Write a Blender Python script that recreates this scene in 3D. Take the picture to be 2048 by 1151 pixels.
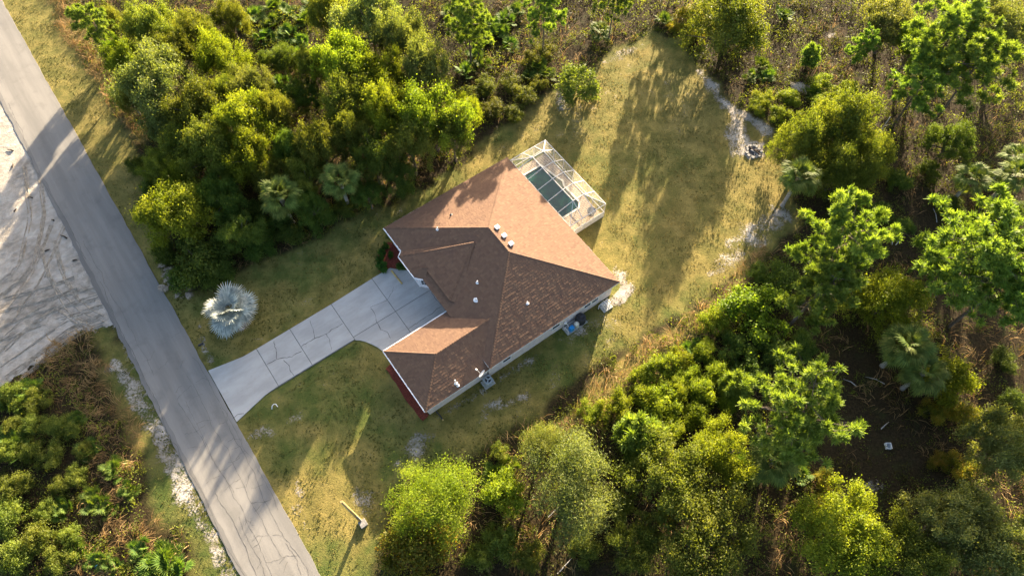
import bpy, bmesh, math, random
import numpy as np
from mathutils import Vector, Matrix

for o in list(bpy.data.objects): bpy.data.objects.remove(o)
SC = bpy.context.scene
COL = SC.collection
RAD = math.radians

# ------------------------------------------------------------------ camera, sky, sun, exposure
CAM_H, FPX, PITCH, YAW = 70.0, 1420.0, RAD(61.8), RAD(35.85)
cd = bpy.data.cameras.new('camera'); cam = bpy.data.objects.new('camera', cd); COL.objects.link(cam)
cd.sensor_width = 36.0; cd.lens = 36.0*FPX/2048.0; cd.clip_start = 1.0; cd.clip_end = 6000.0
cam.location = (0, 0, CAM_H); cam.rotation_euler = (math.pi/2-PITCH, 0, 0)
SC.camera = cam
SUN_EL, SUN_AZ = RAD(13.0), RAD(72.0)
w = bpy.data.worlds.new('World'); SC.world = w; w.use_nodes = True
nt = w.node_tree; nt.nodes.clear()
sk = nt.nodes.new('ShaderNodeTexSky'); sk.sky_type = 'NISHITA'; sk.sun_disc = False
sk.sun_elevation = SUN_EL; sk.sun_rotation = math.pi/2-SUN_AZ; sk.air_density = .75; sk.dust_density = 3.0; sk.ozone_density = .4
bg = nt.nodes.new('ShaderNodeBackground'); bg.inputs[1].default_value = 0.076
wo = nt.nodes.new('ShaderNodeOutputWorld')
nt.links.new(sk.outputs[0], bg.inputs[0]); nt.links.new(bg.outputs[0], wo.inputs[0])
sl = bpy.data.lights.new('sun', 'SUN'); sl.energy = 5.0; sl.angle = RAD(0.5); sl.color = (1.0, 0.82, 0.58)
sun = bpy.data.objects.new('sun', sl); COL.objects.link(sun)
SV = Vector((math.cos(SUN_EL)*math.cos(SUN_AZ), math.cos(SUN_EL)*math.sin(SUN_AZ), math.sin(SUN_EL)))
sun.rotation_euler = SV.to_track_quat('Z', 'Y').to_euler(); sun.location = SV*200
vs = SC.view_settings; vs.view_transform = 'Standard'; vs.look = 'None'; vs.gamma = 1.0; vs.use_curve_mapping = False
vs.exposure = 2.94

# ------------------------------------------------------------------ helpers
_f = np.array([0, math.cos(PITCH), -math.sin(PITCH)]); _r = np.array([1., 0, 0]); _u = np.cross(_r, _f)
def G(px, py, z=0.0):
    """point at height z seen at photograph pixel (px,py): survey of the site from the photograph"""
    d = _f+_r*(px-1024)/FPX-_u*(py-575.5)/FPX
    return np.array([0, 0, CAM_H])+d*((z-CAM_H)/d[2])
def px_per_m(p):
    return FPX/float((np.array(p)-np.array([0, 0, CAM_H]))@_f)
CY, SY = math.cos(YAW), math.sin(YAW)
def W(u, v, z=0.0): return np.array([u*CY-v*SY, u*SY+v*CY, z])
def UV(p): return (p[0]*CY+p[1]*SY, -p[0]*SY+p[1]*CY)
def GU(px, py, z=0.0): return UV(G(px, py, z))
WL = {}
def wl(o):
    return WL.get(o.name, np.zeros(3)) if o is not None else np.zeros(3)

def tag(o, label=None, cat=None, group=None, kind=None):
    if label: o['label'] = label
    if cat: o['category'] = cat
    if group: o['group'] = group
    if kind: o['kind'] = kind
    return o
def empty(name, loc, label=None, cat=None, group=None, kind=None):
    o = bpy.data.objects.new(name, None); COL.objects.link(o); o.location = tuple(loc); o.empty_display_size = .2
    WL[o.name] = np.array(loc, float); return tag(o, label, cat, group, kind)
def link(name, me, parent=None, mat=None, smooth=False):
    if mat is not None and not me.materials: me.materials.append(mat)
    if smooth: me.polygons.foreach_set('use_smooth', np.ones(len(me.polygons), bool))
    o = bpy.data.objects.new(name, me); COL.objects.link(o)
    if parent is not None: o.parent = parent
    return o
def np_mesh(name, V, Fa, attrs=None):
    """V (N,3), Fa (M,k) -> mesh; attrs {name: (N,) or (N,4)} on points"""
    V = np.ascontiguousarray(V, np.float32); Fa = np.ascontiguousarray(Fa, np.int32)
    me = bpy.data.meshes.new(name); M, k = Fa.shape
    me.vertices.add(len(V)); me.vertices.foreach_set('co', V.ravel())
    me.loops.add(M*k); me.loops.foreach_set('vertex_index', Fa.ravel())
    me.polygons.add(M); me.polygons.foreach_set('loop_start', np.arange(0, M*k, k, dtype=np.int32))
    me.polygons.foreach_set('loop_total', np.full(M, k, np.int32))
    for n, a in (attrs or {}).items():
        a = np.ascontiguousarray(a, np.float32)
        if a.ndim == 1: me.attributes.new(n, 'FLOAT', 'POINT').data.foreach_set('value', a)
        else: me.attributes.new(n, 'FLOAT_COLOR', 'POINT').data.foreach_set('color', a.ravel())
    me.update(calc_edges=True); me.validate()
    return me

class MB:
    """collects shapes in world coordinates, builds ONE mesh object"""
    def __init__(s): s.v = []; s.f = []; s.t = []
    def face(s, pts, tint=0.0):
        b = len(s.v); s.v += [tuple(map(float, p)) for p in pts]; s.f.append(tuple(range(b, b+len(pts)))); s.t += [tint]*len(pts); return s
    def prism(s, poly, z0, z1, tint=0.0):
        """poly: list of (x,y) counter-clockwise"""
        a = sum(poly[i][0]*poly[(i+1) % len(poly)][1]-poly[(i+1) % len(poly)][0]*poly[i][1] for i in range(len(poly)))
        if a < 0: poly = poly[::-1]
        n = len(poly); b = len(s.v)
        s.v += [(p[0], p[1], z0) for p in poly]+[(p[0], p[1], z1) for p in poly]; s.t += [tint]*2*n
        s.f.append(tuple(range(b+n, b+2*n))); s.f.append(tuple(range(b+n-1, b-1, -1)))
        for i in range(n):
            j = (i+1) % n; s.f.append((b+i, b+j, b+n+j, b+n+i))
        return s
    def box(s, c, ex, ey, ez, size, tint=0.0):
        c = np.array(c, float); ex, ey, ez = [np.array(e, float)*k/2 for e, k in zip((ex, ey, ez), size)]
        b = len(s.v)
        for k in (-1, 1):
            for q, r in ((-1, -1), (1, -1), (1, 1), (-1, 1)): s.v.append(tuple(c+q*ex+r*ey+k*ez))
        s.t += [tint]*8
        for f in ((3, 2, 1, 0), (4, 5, 6, 7), (0, 1, 5, 4), (1, 2, 6, 5), (2, 3, 7, 6), (3, 0, 4, 7)): s.f.append(tuple(b+i for i in f))
        return s
    def ubox(s, u0, u1, v0, v1, z0, z1, tint=0.0):
        return s.prism([tuple(W(u, v)[:2]) for u, v in ((u0, v0), (u1, v0), (u1, v1), (u0, v1))], z0, z1, tint)
    def bar(s, p, q, wd, ht, tint=0.0):
        p, q = np.array(p, float), np.array(q, float); e = q-p; L = np.linalg.norm(e); e /= L
        h = np.cross([0, 0, 1.], e); n = np.linalg.norm(h)
        h = h/n if n > 1e-4 else np.array([1., 0, 0]); k = np.cross(e, h)
        return s.box((p+q)/2, e, h, k, (L, wd, ht), tint)
    def tube(s, pts, rad, n=8, caps=True, tint=0.0):
        pts = [np.array(p, float) for p in pts]
        if not hasattr(rad, '__len__'): rad = [rad]*len(pts)
        b = len(s.v)
        for i, p in enumerate(pts):
            d = pts[min(i+1, len(pts)-1)]-pts[max(i-1, 0)]; d /= (np.linalg.norm(d)+1e-9)
            a = np.cross(d, [0, 0, 1.] if abs(d[2]) < .9 else [1., 0, 0]); a /= np.linalg.norm(a); c = np.cross(d, a)
            for k in range(n):
                t = 2*math.pi*k/n; s.v.append(tuple(p+rad[i]*(a*math.cos(t)+c*math.sin(t)))); s.t.append(tint)
        for i in range(len(pts)-1):
            for k in range(n):
                k2 = (k+1) % n; s.f.append((b+i*n+k, b+i*n+k2, b+(i+1)*n+k2, b+(i+1)*n+k))
        if caps:
            s.f.append(tuple(b+k for k in range(n-1, -1, -1))); s.f.append(tuple(b+(len(pts)-1)*n+k for k in range(n)))
        return s
    def disc(s, c, r, z0, z1, n=24, r1=None): 
        return s.tube([(c[0], c[1], z0), (c[0], c[1], z1)], [r, r if r1 is None else r1], n)
    def build(s, name, mat, parent=None, smooth=False, bevel=0.0, kind=None):
        off = wl(parent); me = bpy.data.meshes.new(name)
        me.from_pydata([tuple(np.array(p)-off) for p in s.v], [], s.f)
        at = me.attributes.new('tint', 'FLOAT', 'POINT'); at.data.foreach_set('value', np.array(s.t, np.float32))
        bm = bmesh.new(); bm.from_mesh(me)
        if bevel > 0:
            es = [e for e in bm.edges if len(e.link_faces) == 2 and e.calc_face_angle(0) > .6]
            bmesh.ops.bevel(bm, geom=es, offset=bevel, segments=1, affect='EDGES')
        bmesh.ops.recalc_face_normals(bm, faces=bm.faces); bm.to_mesh(me); bm.free()
        o = link(name, me, parent, mat, smooth); WL[o.name] = off
        if kind: o['kind'] = kind
        return o

# value noise for the terrain maps
_tab = np.random.default_rng(7).random((256, 256))
def vn(x, y, s=1.0, seed=0):
    x = np.asarray(x)/s+seed*17.3+1000; y = np.asarray(y)/s+seed*31.7+1000
    xi = np.floor(x).astype(int); yi = np.floor(y).astype(int); fx = x-xi; fy = y-yi
    fx = fx*fx*(3-2*fx); fy = fy*fy*(3-2*fy)
    g = lambda a, b: _tab[a & 255, b & 255]
    return (g(xi, yi)*(1-fx)+g(xi+1, yi)*fx)*(1-fy)+(g(xi, yi+1)*(1-fx)+g(xi+1, yi+1)*fx)*fy
def fbm(x, y, s, seed=0, o=3):
    t = 0; a = .5; k = 0
    for i in range(o): t = t+a*vn(x, y, s/2**i, seed+i); k += a; a *= .55
    return t/k
def sdist(X, Y, poly):
    """signed distance to polygon, positive inside"""
    P = np.array(poly, float); d = np.full(X.shape, 1e9); ins = np.zeros(X.shape, bool)
    for i in range(len(P)):
        a, b = P[i], P[(i+1) % len(P)]; e = b-a
        t = np.clip(((X-a[0])*e[0]+(Y-a[1])*e[1])/(e@e), 0, 1)
        d = np.minimum(d, np.hypot(X-a[0]-t*e[0], Y-a[1]-t*e[1]))
        c = ((a[1] > Y) != (b[1] > Y)); xs = a[0]+(Y-a[1])/(e[1] if e[1] else 1e-9)*e[0]
        ins ^= c & (X < xs)
    return np.where(ins, d, -d)
def ss(a, b, x): t = np.clip((x-a)/(b-a), 0, 1); return t*t*(3-2*t)
def PX(pts): return [tuple(G(*p)[:2]) for p in pts]

# ------------------------------------------------------------------ materials
def nodes(name):
    m = bpy.data.materials.new(name); m.use_nodes = True; n = m.node_tree; n.nodes.clear()
    out = n.nodes.new('ShaderNodeOutputMaterial'); return m, n, out
def N(n, t, **k):
    x = n.nodes.new(t)
    for a, b in k.items(): setattr(x, a, b)
    return x
def mixc(n, f, a, b):
    m = N(n, 'ShaderNodeMix', data_type='RGBA')
    for s, val in ((m.inputs[0], f), (m.inputs[6], a), (m.inputs[7], b)):
        if isinstance(val, (int, float)): s.default_value = val
        elif isinstance(val, tuple): s.default_value = (*val, 1)
        else: n.links.new(val, s)
    return m.outputs[2]
def mth(n, op, a, b=0.0, clamp=False):
    m = N(n, 'ShaderNodeMath', operation=op, use_clamp=clamp)
    for s, val in ((m.inputs[0], a), (m.inputs[1], b)):
        if isinstance(val, (int, float)): s.default_value = val
        else: n.links.new(val, s)
    return m.outputs[0]
def noise(n, scale, detail=4, vec=None, rough=.6):
    t = N(n, 'ShaderNodeTexNoise'); t.inputs['Scale'].default_value = scale; t.inputs['Detail'].default_value = detail
    t.inputs['Roughness'].default_value = rough
    if vec is not None: n.links.new(vec, t.inputs['Vector'])
    return t.outputs['Fac']
def sstep(n, x, a, b):
    m = N(n, 'ShaderNodeMapRange', interpolation_type='SMOOTHSTEP'); n.links.new(x, m.inputs[0])
    m.inputs[1].default_value = a; m.inputs[2].default_value = b; return m.outputs[0]
def wpos(n):
    return N(n, 'ShaderNodeNewGeometry').outputs['Position']
def house_pos(n, sx=1, sy=1):
    """world position turned into the plot's own axes (x along the driveway, y along the road)"""
    mp = N(n, 'ShaderNodeMapping', vector_type='POINT'); mp.inputs['Rotation'].default_value = (0, 0, -YAW)
    n.links.new(wpos(n), mp.inputs[0]); m2 = N(n, 'ShaderNodeMapping'); m2.inputs['Scale'].default_value = (sx, sy, 1)
    n.links.new(mp.outputs[0], m2.inputs[0]); return m2.outputs[0]
def bump(n, h, strength, dist):
    b = N(n, 'ShaderNodeBump'); b.inputs['Strength'].default_value = strength; b.inputs['Distance'].default_value = dist
    n.links.new(h, b.inputs['Height']); return b.outputs[0]
def princ(n, out, col, rough=.8, spec=.3, metal=0.0, nrm=None):
    p = N(n, 'ShaderNodeBsdfPrincipled')
    if isinstance(col, tuple): p.inputs['Base Color'].default_value = (*col, 1)
    else: n.links.new(col, p.inputs['Base Color'])
    p.inputs['Roughness'].default_value = rough; p.inputs['Specular IOR Level'].default_value = spec; p.inputs['Metallic'].default_value = metal
    if nrm is not None: n.links.new(nrm, p.inputs['Normal'])
    n.links.new(p.outputs[0], out.inputs[0]); return p
def simple(name, a, b=None, scale=6.0, rough=.7, spec=.3, metal=0.0, bmp=0.0):
    m, n, out = nodes(name); f = noise(n, scale, 5, wpos(n))
    b = b or tuple(c*.72 for c in a)
    c = mixc(n, sstep(n, f, .35, .68), b, a)
    princ(n, out, c, rough, spec, metal, bump(n, f, .5, bmp) if bmp else None); return m
def attr(n, name):
    a = N(n, 'ShaderNodeAttribute', attribute_name=name); return a
def leaf_mat(name, dark, mid, light, trans=.35, tcol=None, rough=.55, jitter=.16):
    m, n, out = nodes(name); t = attr(n, 'tint').outputs['Fac']
    r = N(n, 'ShaderNodeValToRGB'); n.links.new(t, r.inputs[0]); e = r.color_ramp.elements
    e[0].position = 0.05; e[0].color = (*dark, 1); e[1].position = .95; e[1].color = (*light, 1)
    x = e.new(.5); x.color = (*mid, 1)
    oi = N(n, 'ShaderNodeObjectInfo'); hs = N(n, 'ShaderNodeHueSaturation')
    n.links.new(r.outputs[0], hs.inputs['Color'])
    n.links.new(mth(n, 'MULTIPLY_ADD', oi.outputs['Random'], jitter*2), hs.inputs['Value'])
    hs.inputs['Value'].links[0].from_node.inputs[2].default_value = 1-jitter
    n.links.new(mth(n, 'MULTIPLY_ADD', oi.outputs['Random'], .03), hs.inputs['Hue']); hs.inputs['Hue'].links[0].from_node.inputs[2].default_value = .485
    p = N(n, 'ShaderNodeBsdfPrincipled'); p.inputs['Roughness'].default_value = rough; p.inputs['Specular IOR Level'].default_value = .12
    n.links.new(hs.outputs[0], p.inputs['Base Color'])
    tr = N(n, 'ShaderNodeBsdfTranslucent')
    tm = N(n, 'ShaderNodeMix', data_type='RGBA', blend_type='MULTIPLY'); tm.inputs[0].default_value = 1
    n.links.new(hs.outputs[0], tm.inputs[6]); tm.inputs[7].default_value = (*(tcol or (1.45, 1.40, .42)), 1)
    n.links.new(tm.outputs[2], tr.inputs[0])
    mx = N(n, 'ShaderNodeMixShader'); mx.inputs[0].default_value = trans
    n.links.new(p.outputs[0], mx.inputs[1]); n.links.new(tr.outputs[0], mx.inputs[2]); n.links.new(mx.outputs[0], out.inputs[0])
    return m

M = {}
M['white'] = simple('white_paint', (.74, .74, .74), (.60, .61, .62), 3, .5)
M['stucco'] = simple('pale_stucco', (.66, .60, .60), (.55, .50, .50), 2.5, .9, .2, 0, .01)
M['cream_wall'] = simple('cream_wall', (.66, .62, .52), (.5, .47, .39), 3, .85)
M['glass'] = simple('window_glass', (.03, .04, .05), (.02, .025, .03), 2, .08, .6)
M['pvc'] = simple('white_pipe', (.78, .77, .75), (.62, .61, .6), 8, .4)
M['alu'] = simple('pale_aluminium', (.44, .44, .43), (.36, .36, .36), 5, .45, .5)
M['black'] = simple('black_plastic', (.015, .016, .02), (.03, .03, .035), 6, .45)
M['dark_steel'] = simple('dark_steel', (.05, .055, .06), (.03, .03, .035), 8, .5)
M['ac_grey'] = simple('grey_enamel', (.33, .37, .38), (.26, .29, .31), 6, .5)
M['blue'] = simple('blue_plastic', (.02, .25, .6), (.015, .2, .5), 4, .4)
M['cream'] = simple('cream_plastic', (.68, .66, .58), (.55, .53, .46), 4, .45)
M['pad'] = simple('weathered_pad', (.42, .42, .40), (.28, .28, .27), 4, .9, .2, 0, .01)
M['timber'] = simple('yellow_timber', (.55, .40, .10), (.30, .20, .10), 2.5, .75)
M['pole_wood'] = simple('pole_wood', (.46, .33, .12), (.30, .21, .09), 1.2, .8)
M['bark'] = simple('bark', (.17, .135, .10), (.075, .06, .048), 7, .9, .1, 0, .03)
M['pale_bark'] = simple('pale_bark', (.36, .33, .29), (.20, .18, .16), 6, .9, .1, 0, .02)
M['stone'] = simple('ash_stone', (.30, .285, .26), (.17, .165, .155), 5, .9, .2, 0, .02)
M['ash'] = simple('ash', (.10, .10, .11), (.03, .03, .03), 9, .95, .1)
M['char'] = simple('charred_wood', (.10, .07, .05), (.02, .018, .016), 8, .9, .1)
M['mulch'] = simple('red_mulch', (.21, .055, .035), (.09, .022, .016), 14, .95, .1, 0, .05)
M['frond_dead'] = simple('dead_frond', (.36, .29, .22), (.20, .155, .12), 5, .85, .1)
M['twig'] = simple('dead_wood', (.42, .40, .37), (.26, .24, .22), 5, .9, .1)

def ground_mat():
    m, n, out = nodes('site_ground'); P = wpos(n)
    z = N(n, 'ShaderNodeSeparateColor'); n.links.new(attr(n, 'zone').outputs['Color'], z.inputs[0])
    lawn, sand, dry = z.outputs
    fine = noise(n, 5.0, 6, P, .7); med = noise(n, .55, 5, P); big = noise(n, .12, 4, P); vf = noise(n, 16, 3, P, .7)
    grass = mixc(n, sstep(n, med, .38, .66), (.060, .086, .018), (.130, .130, .034))
    grass = mixc(n, mth(n, 'MULTIPLY', sstep(n, big, .5, .66), .5), grass, (.175, .140, .045))
    grass = mixc(n, dry, grass, mixc(n, sstep(n, med, .35, .7), (.150, .118, .034), (.270, .200, .062)))
    grass = mixc(n, mth(n, 'MULTIPLY', sstep(n, fine, .5, .72), .5), grass, (.035, .036, .014))
    lit = mixc(n, sstep(n, fine, .35, .7), (.018, .013, .006), (.050, .035, .016))
    lit = mixc(n, mth(n, 'MULTIPLY', sstep(n, med, .5, .72), .7), lit, (.034, .040, .012))
    c = mixc(n, lawn, lit, grass)
    th = mth(n, 'ADD', mth(n, 'MULTIPLY', fine, .55), mth(n, 'MULTIPLY', med, .45))
    sf = sstep(n, mth(n, 'SUBTRACT', mth(n, 'ADD', th, sand), 1.0), -.06, .08)
    hv = house_pos(n, 1.1, 1.7); trk = noise(n, 1.0, 5, hv, .6)
    sc = mixc(n, sstep(n, mth(n, 'ADD', mth(n, 'MULTIPLY', med, .6), mth(n, 'MULTIPLY', trk, .4)), .36, .66), (.27, .24, .20), (.42, .385, .335))
    sc = mixc(n, mth(n, 'MULTIPLY', sstep(n, big, .47, .60), .62), sc, mixc(n, sstep(n, trk, .38, .62), (.15, .125, .095), (.29, .255, .21)))
    sc = mixc(n, mth(n, 'MULTIPLY', sstep(n, fine, .6, .75), .35), sc, (.20, .17, .13))
    c = mixc(n, sf, c, sc)
    h = mth(n, 'ADD', mth(n, 'MULTIPLY', vf, .5), mth(n, 'ADD', mth(n, 'MULTIPLY', fine, 1.0), mth(n, 'MULTIPLY', mth(n, 'MULTIPLY', trk, sf), 1.6)))
    princ(n, out, c, .95, .1, 0, bump(n, h, .8, .10)); return m
M['ground'] = ground_mat()

def road_mat(name, base, worn, crackdark=.35):
    m, n, out = nodes(name); hv = house_pos(n, .55, .05); P = wpos(n)
    st = noise(n, 1.0, 5, hv, .6); fi = noise(n, 22, 3, P, .7); md = noise(n, .5, 5, P)
    c = mixc(n, sstep(n, st, .35, .68), base, worn)
    c = mixc(n, mth(n, 'MULTIPLY', sstep(n, md, .5, .75), .45), c, tuple(x*.75 for x in base))
    c = mixc(n, mth(n, 'MULTIPLY', sstep(n, fi, .5, .75), .3), c, tuple(x*.55 for x in base))
    princ(n, out, c, .92, .2, 0, bump(n, fi, .5, .012)); return m
M['asphalt'] = road_mat('worn_asphalt', (.165, .156, .142), (.222, .208, .187))
M['asphalt_dark'] = road_mat('old_asphalt_edge', (.125, .119, .110), (.165, .157, .145))
M['crack'] = simple('crack', (.115, .108, .10), (.085, .08, .074), 3, .95, .1)
M['joint'] = simple('joint_grit', (.15, .15, .14), (.10, .10, .095), 3, .95, .1)
def concrete_mat():
    m, n, out = nodes('driveway_concrete'); P = wpos(n); hv = house_pos(n, .5, 1.4)
    a = noise(n, .5, 6, hv, .65); b = noise(n, 3.2, 5, P); f = noise(n, 25, 3, P)
    c = mixc(n, sstep(n, a, .33, .7), (.315, .306, .286), (.395, .384, .362))
    c = mixc(n, mth(n, 'MULTIPLY', sstep(n, b, .55, .8), .4), c, (.25, .242, .222))
    princ(n, out, c, .88, .2, 0, bump(n, f, .4, .006)); return m
M['concrete'] = concrete_mat()
def shingle_mat(name, k=1.0):
    m, n, out = nodes(name); t = attr(n, 'tint').outputs['Fac']; P = wpos(n)
    b = noise(n, .6, 5, P); f = noise(n, 18, 4, P, .7)
    c = mixc(n, t, (.122*k, .072*k, .049*k), (.160*k, .098*k, .063*k))
    c = mixc(n, mth(n, 'MULTIPLY', sstep(n, b, .52, .75), .35), c, (.098*k, .060*k, .049*k))
    c = mixc(n, mth(n, 'MULTIPLY', sstep(n, f, .5, .8), .35), c, (.085*k, .052*k, .039*k))
    princ(n, out, c, .93, .15, 0, bump(n, f, .5, .01)); return m
M['shingle'] = shingle_mat('brown_shingle'); M['cap'] = shingle_mat('brown_ridge_cap', .92)
def paver_mat():
    m, n, out = nodes('deck_pavers'); hv = house_pos(n, 1, 1); br = N(n, 'ShaderNodeTexBrick')
    n.links.new(hv, br.inputs[0]); br.inputs['Scale'].default_value = 1.0
    br.inputs['Brick Width'].default_value = .62; br.inputs['Row Height'].default_value = .21; br.inputs['Mortar Size'].default_value = .028
    br.inputs['Color1'].default_value = (.40, .325, .24, 1); br.inputs['Color2'].default_value = (.33, .26, .19, 1); br.inputs['Mortar'].default_value = (.12, .09, .065, 1)
    princ(n, out, br.outputs[0], .85, .2, 0, bump(n, br.outputs[1], -.4, .01)); return m
M['paver'] = paver_mat()
def water_mat():
    m, n, out = nodes('pool_water'); P = wpos(n); a = noise(n, .45, 4, P); r = noise(n, 3, 3, P)
    c = mixc(n, sstep(n, a, .4, .66), (.004, .026, .025), (.010, .056, .034))
    princ(n, out, c, .12, .25, 0, bump(n, r, .25, .02)); return m
M['water'] = water_mat()
def screen_mat():
    m, n, out = nodes('insect_screen'); P = wpos(n); a = noise(n, 1.2, 3, P)
    d = N(n, 'ShaderNodeBsdfDiffuse'); n.links.new(mixc(n, a, (.50, .46, .36), (.60, .56, .45)), d.inputs[0])
    t = N(n, 'ShaderNodeBsdfTransparent'); x = N(n, 'ShaderNodeMixShader'); x.inputs[0].default_value = .14
    n.links.new(t.outputs[0], x.inputs[1]); n.links.new(d.outputs[0], x.inputs[2]); n.links.new(x.outputs[0], out.inputs[0]); return m
M['screen'] = screen_mat()

L = {}
L['olive'] = leaf_mat('leaf_olive', (.052, .074, .012), (.112, .140, .023), (.195, .212, .040), .44)
L['yellow'] = leaf_mat('leaf_yellow_green', (.074, .108, .010), (.146, .190, .018), (.240, .272, .030), .48)
L['grey'] = leaf_mat('leaf_grey_green', (.064, .086, .024), (.132, .158, .046), (.215, .235, .076), .40)
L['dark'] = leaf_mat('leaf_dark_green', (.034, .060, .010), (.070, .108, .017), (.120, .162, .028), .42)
L['bright'] = leaf_mat('leaf_bright_green', (.060, .106, .009), (.115, .185, .015), (.190, .270, .028), .48)
L['rust'] = leaf_mat('leaf_rusty', (.075, .088, .011), (.140, .148, .018), (.30, .185, .030), .44)
L['pine'] = leaf_mat('pine_needle', (.075, .125, .020), (.140, .210, .036), (.230, .305, .062), .42)
L['palm'] = leaf_mat('palm_frond', (.042, .066, .014), (.082, .118, .024), (.150, .185, .038), .34, None, .6)
L['palmetto'] = leaf_mat('palmetto_frond', (.030, .062, .010), (.066, .115, .018), (.140, .195, .028), .38, None, .6)
L['silver'] = leaf_mat('silver_frond', (.15, .18, .165), (.27, .305, .28), (.42, .44, .39), .2, (1.1, 1.05, .8), .6)
L['bed'] = leaf_mat('bed_shrub_leaf', (.026, .070, .012), (.050, .120, .018), (.08, .165, .026), .3)
L['under'] = leaf_mat('undergrowth_leaf', (.046, .040, .011), (.076, .098, .014), (.170, .180, .026), .44)
L['drygrass'] = leaf_mat('dry_grass_blade', (.15, .098, .040), (.30, .205, .086), (.46, .33, .15), .40, (1.2, 1.05, .7), .8)
L['turf'] = leaf_mat('turf_blade', (.045, .058, .012), (.11, .108, .026), (.26, .205, .065), .35, (1.3, 1.2, .5), .8)

# ------------------------------------------------------------------ terrain
LAWN = PX([(352, 575), (400, 592), (490, 548), (560, 505), (650, 465), (720, 425), (780, 418), (860, 372), (955, 300), (1010, 252), (1060, 218),
           (1095, 185), (1185, 128), (1240, 90), (1300, 58), (1355, 80), (1400, 130), (1450, 190), (1500, 225), (1548, 258), (1562, 300),
           (1585, 390), (1600, 440), (1550, 490), (1485, 525), (1440, 575), (1370, 622), (1280, 675), (1180, 735), (1100, 805), (1020, 862),
           (930, 912), (860, 935), (800, 975), (760, 1040), (742, 1160), (735, 1400), (600, 1400), (560, 1151), (474, 860), (400, 720)])
VERGE = PX([(-40, -120), (60, -120), (110, 0), (190, 140), (235, 230), (285, 320), (300, 400), (350, 570), (420, 740), (330, 740), (200, 420), (0, 20)])
LOT = PX([(-400, 60), (-100, 60), (0, 150), (70, 300), (140, 420), (245, 640), (215, 658), (165, 662), (120, 690), (70, 735), (0, 775), (-120, 830), (-400, 900)])
STRIP = PX([(190, 640), (320, 796), (480, 1151), (560, 1300), (500, 1300), (415, 1120), (335, 985), (275, 870), (222, 760)])
LVERGE = PX([(160, 655), (215, 640), (330, 796), (500, 1151), (560, 1300), (460, 1300), (390, 1130), (310, 1000), (270, 900), (215, 800), (190, 700)])
DRY1 = PX([(88, -30), (150, -30), (190, 90), (235, 170), (300, 270), (290, 300), (240, 255), (185, 160), (130, 80)])
DRY2 = PX([(1115, 860), (1180, 760), (1260, 702), (1370, 642), (1455, 570), (1530, 500), (1520, 545), (1430, 625), (1340, 690), (1270, 755), (1210, 830), (1150, 880)])
DRY3 = PX([(90, 690), (185, 655), (215, 760), (285, 840), (300, 900), (265, 960), (250, 1020), (330, 1070), (340, 1151), (150, 1160), (160, 1030), (205, 900), (130, 790), (40, 770)])
BACK = PX([(1000, 250), (1180, 140), (1300, 60), (1400, 130), (1560, 260), (1600, 440), (1440, 575), (1280, 660), (1235, 560), (1210, 430), (1090, 280)])
SANDS = [(PX([(1484, 285), (1508, 277), (1532, 285), (1535, 308), (1515, 327), (1492, 322), (1482, 305)]), .9),
         (PX([(1395, 125), (1455, 190), (1555, 258), (1545, 285), (1480, 245), (1440, 215), (1385, 140)]), .66),
         (PX([(1455, 205), (1500, 215), (1520, 290), (1490, 330), (1450, 320), (1445, 260)]), .55),
         (PX([(1465, 440), (1570, 400), (1575, 460), (1500, 520), (1440, 560), (1400, 560)]), .50),
         (PX([(1185, 130), (1250, 85), (1320, 65), (1300, 100), (1230, 130)]), .52),
         (PX([(1090, 180), (1130, 170), (1150, 220), (1110, 240)]), .50),
         (PX([(1232, 535), (1278, 578), (1270, 605), (1235, 618), (1205, 625), (1215, 590), (1236, 570)]), .82),
         (PX([(1205, 600), (1180, 680), (1120, 690), (1000, 780), (870, 850), (850, 835), (960, 770), (1130, 660)]), .53),
         (PX([(820, 850), (900, 850), (880, 920), (800, 940), (760, 960), (790, 890)]), .52),
         (PX([(960, 790), (1060, 770), (1080, 800), (940, 870)]), .50),
         (PX([(575, 820), (625, 810), (620, 850), (570, 850)]), .52), (PX([(480, 840), (545, 850), (560, 880), (500, 890)]), .52),
         (PX([(570, 945), (605, 940), (615, 990), (590, 1000)]), .55), (PX([(560, 1000), (600, 1000), (680, 1151), (640, 1151)]), .50),
         (PX([(690, 960), (760, 940), (780, 1010), (720, 1060), (690, 1010)]), .50),
         (PX([(415, 690), (440, 700), (430, 745), (400, 720), (395, 640)]), .60), (PX([(500, 660), (530, 670), (500, 700), (480, 690)]), .55),
         (PX([(1640, 985), (1790, 945), (1800, 975), (1680, 1010)]), .56), (PX([(1540, 410), (1590, 415), (1580, 440), (1540, 435)]), .72),
         (PX([(1580, 165), (1625, 168), (1620, 188), (1585, 186)]), .85), (PX([(1640, 60), (1680, 55), (1690, 85), (1645, 85)]), .55)]
xs = np.concatenate([[-2500, -900, -350, -170, -110], np.arange(-84, 84.1, .42), [110, 170, 350, 900, 2500]])
ys = np.concatenate([[-2500, -900, -300, -90, -30, -8], np.arange(0, 94.1, .42), [110, 140, 220, 420, 1000, 2600]])
gx, gy = np.meshgrid(xs, ys); gx = gx.ravel(); gy = gy.ravel()
wob = (fbm(gx, gy, 3.0, 1)-.5)*2.2+(fbm(gx, gy, .9, 5, 2)-.5)*1.2
def zone(poly, soft=.5, k=1.0): return ss(-soft, soft, sdist(gx, gy, poly)+wob*k)
lawn = np.maximum(zone(LAWN, .6), zone(VERGE, .5)); lawn = np.maximum(lawn, zone(LVERGE, .8)*.85)
sandw = np.maximum(zone(LOT, .7)*.95, zone(STRIP, 1.2)*.54)
for p, a in SANDS: sandw = np.maximum(sandw, zone(p, 1.4, .8)*(a if a > .6 else a*1.0))
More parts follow.
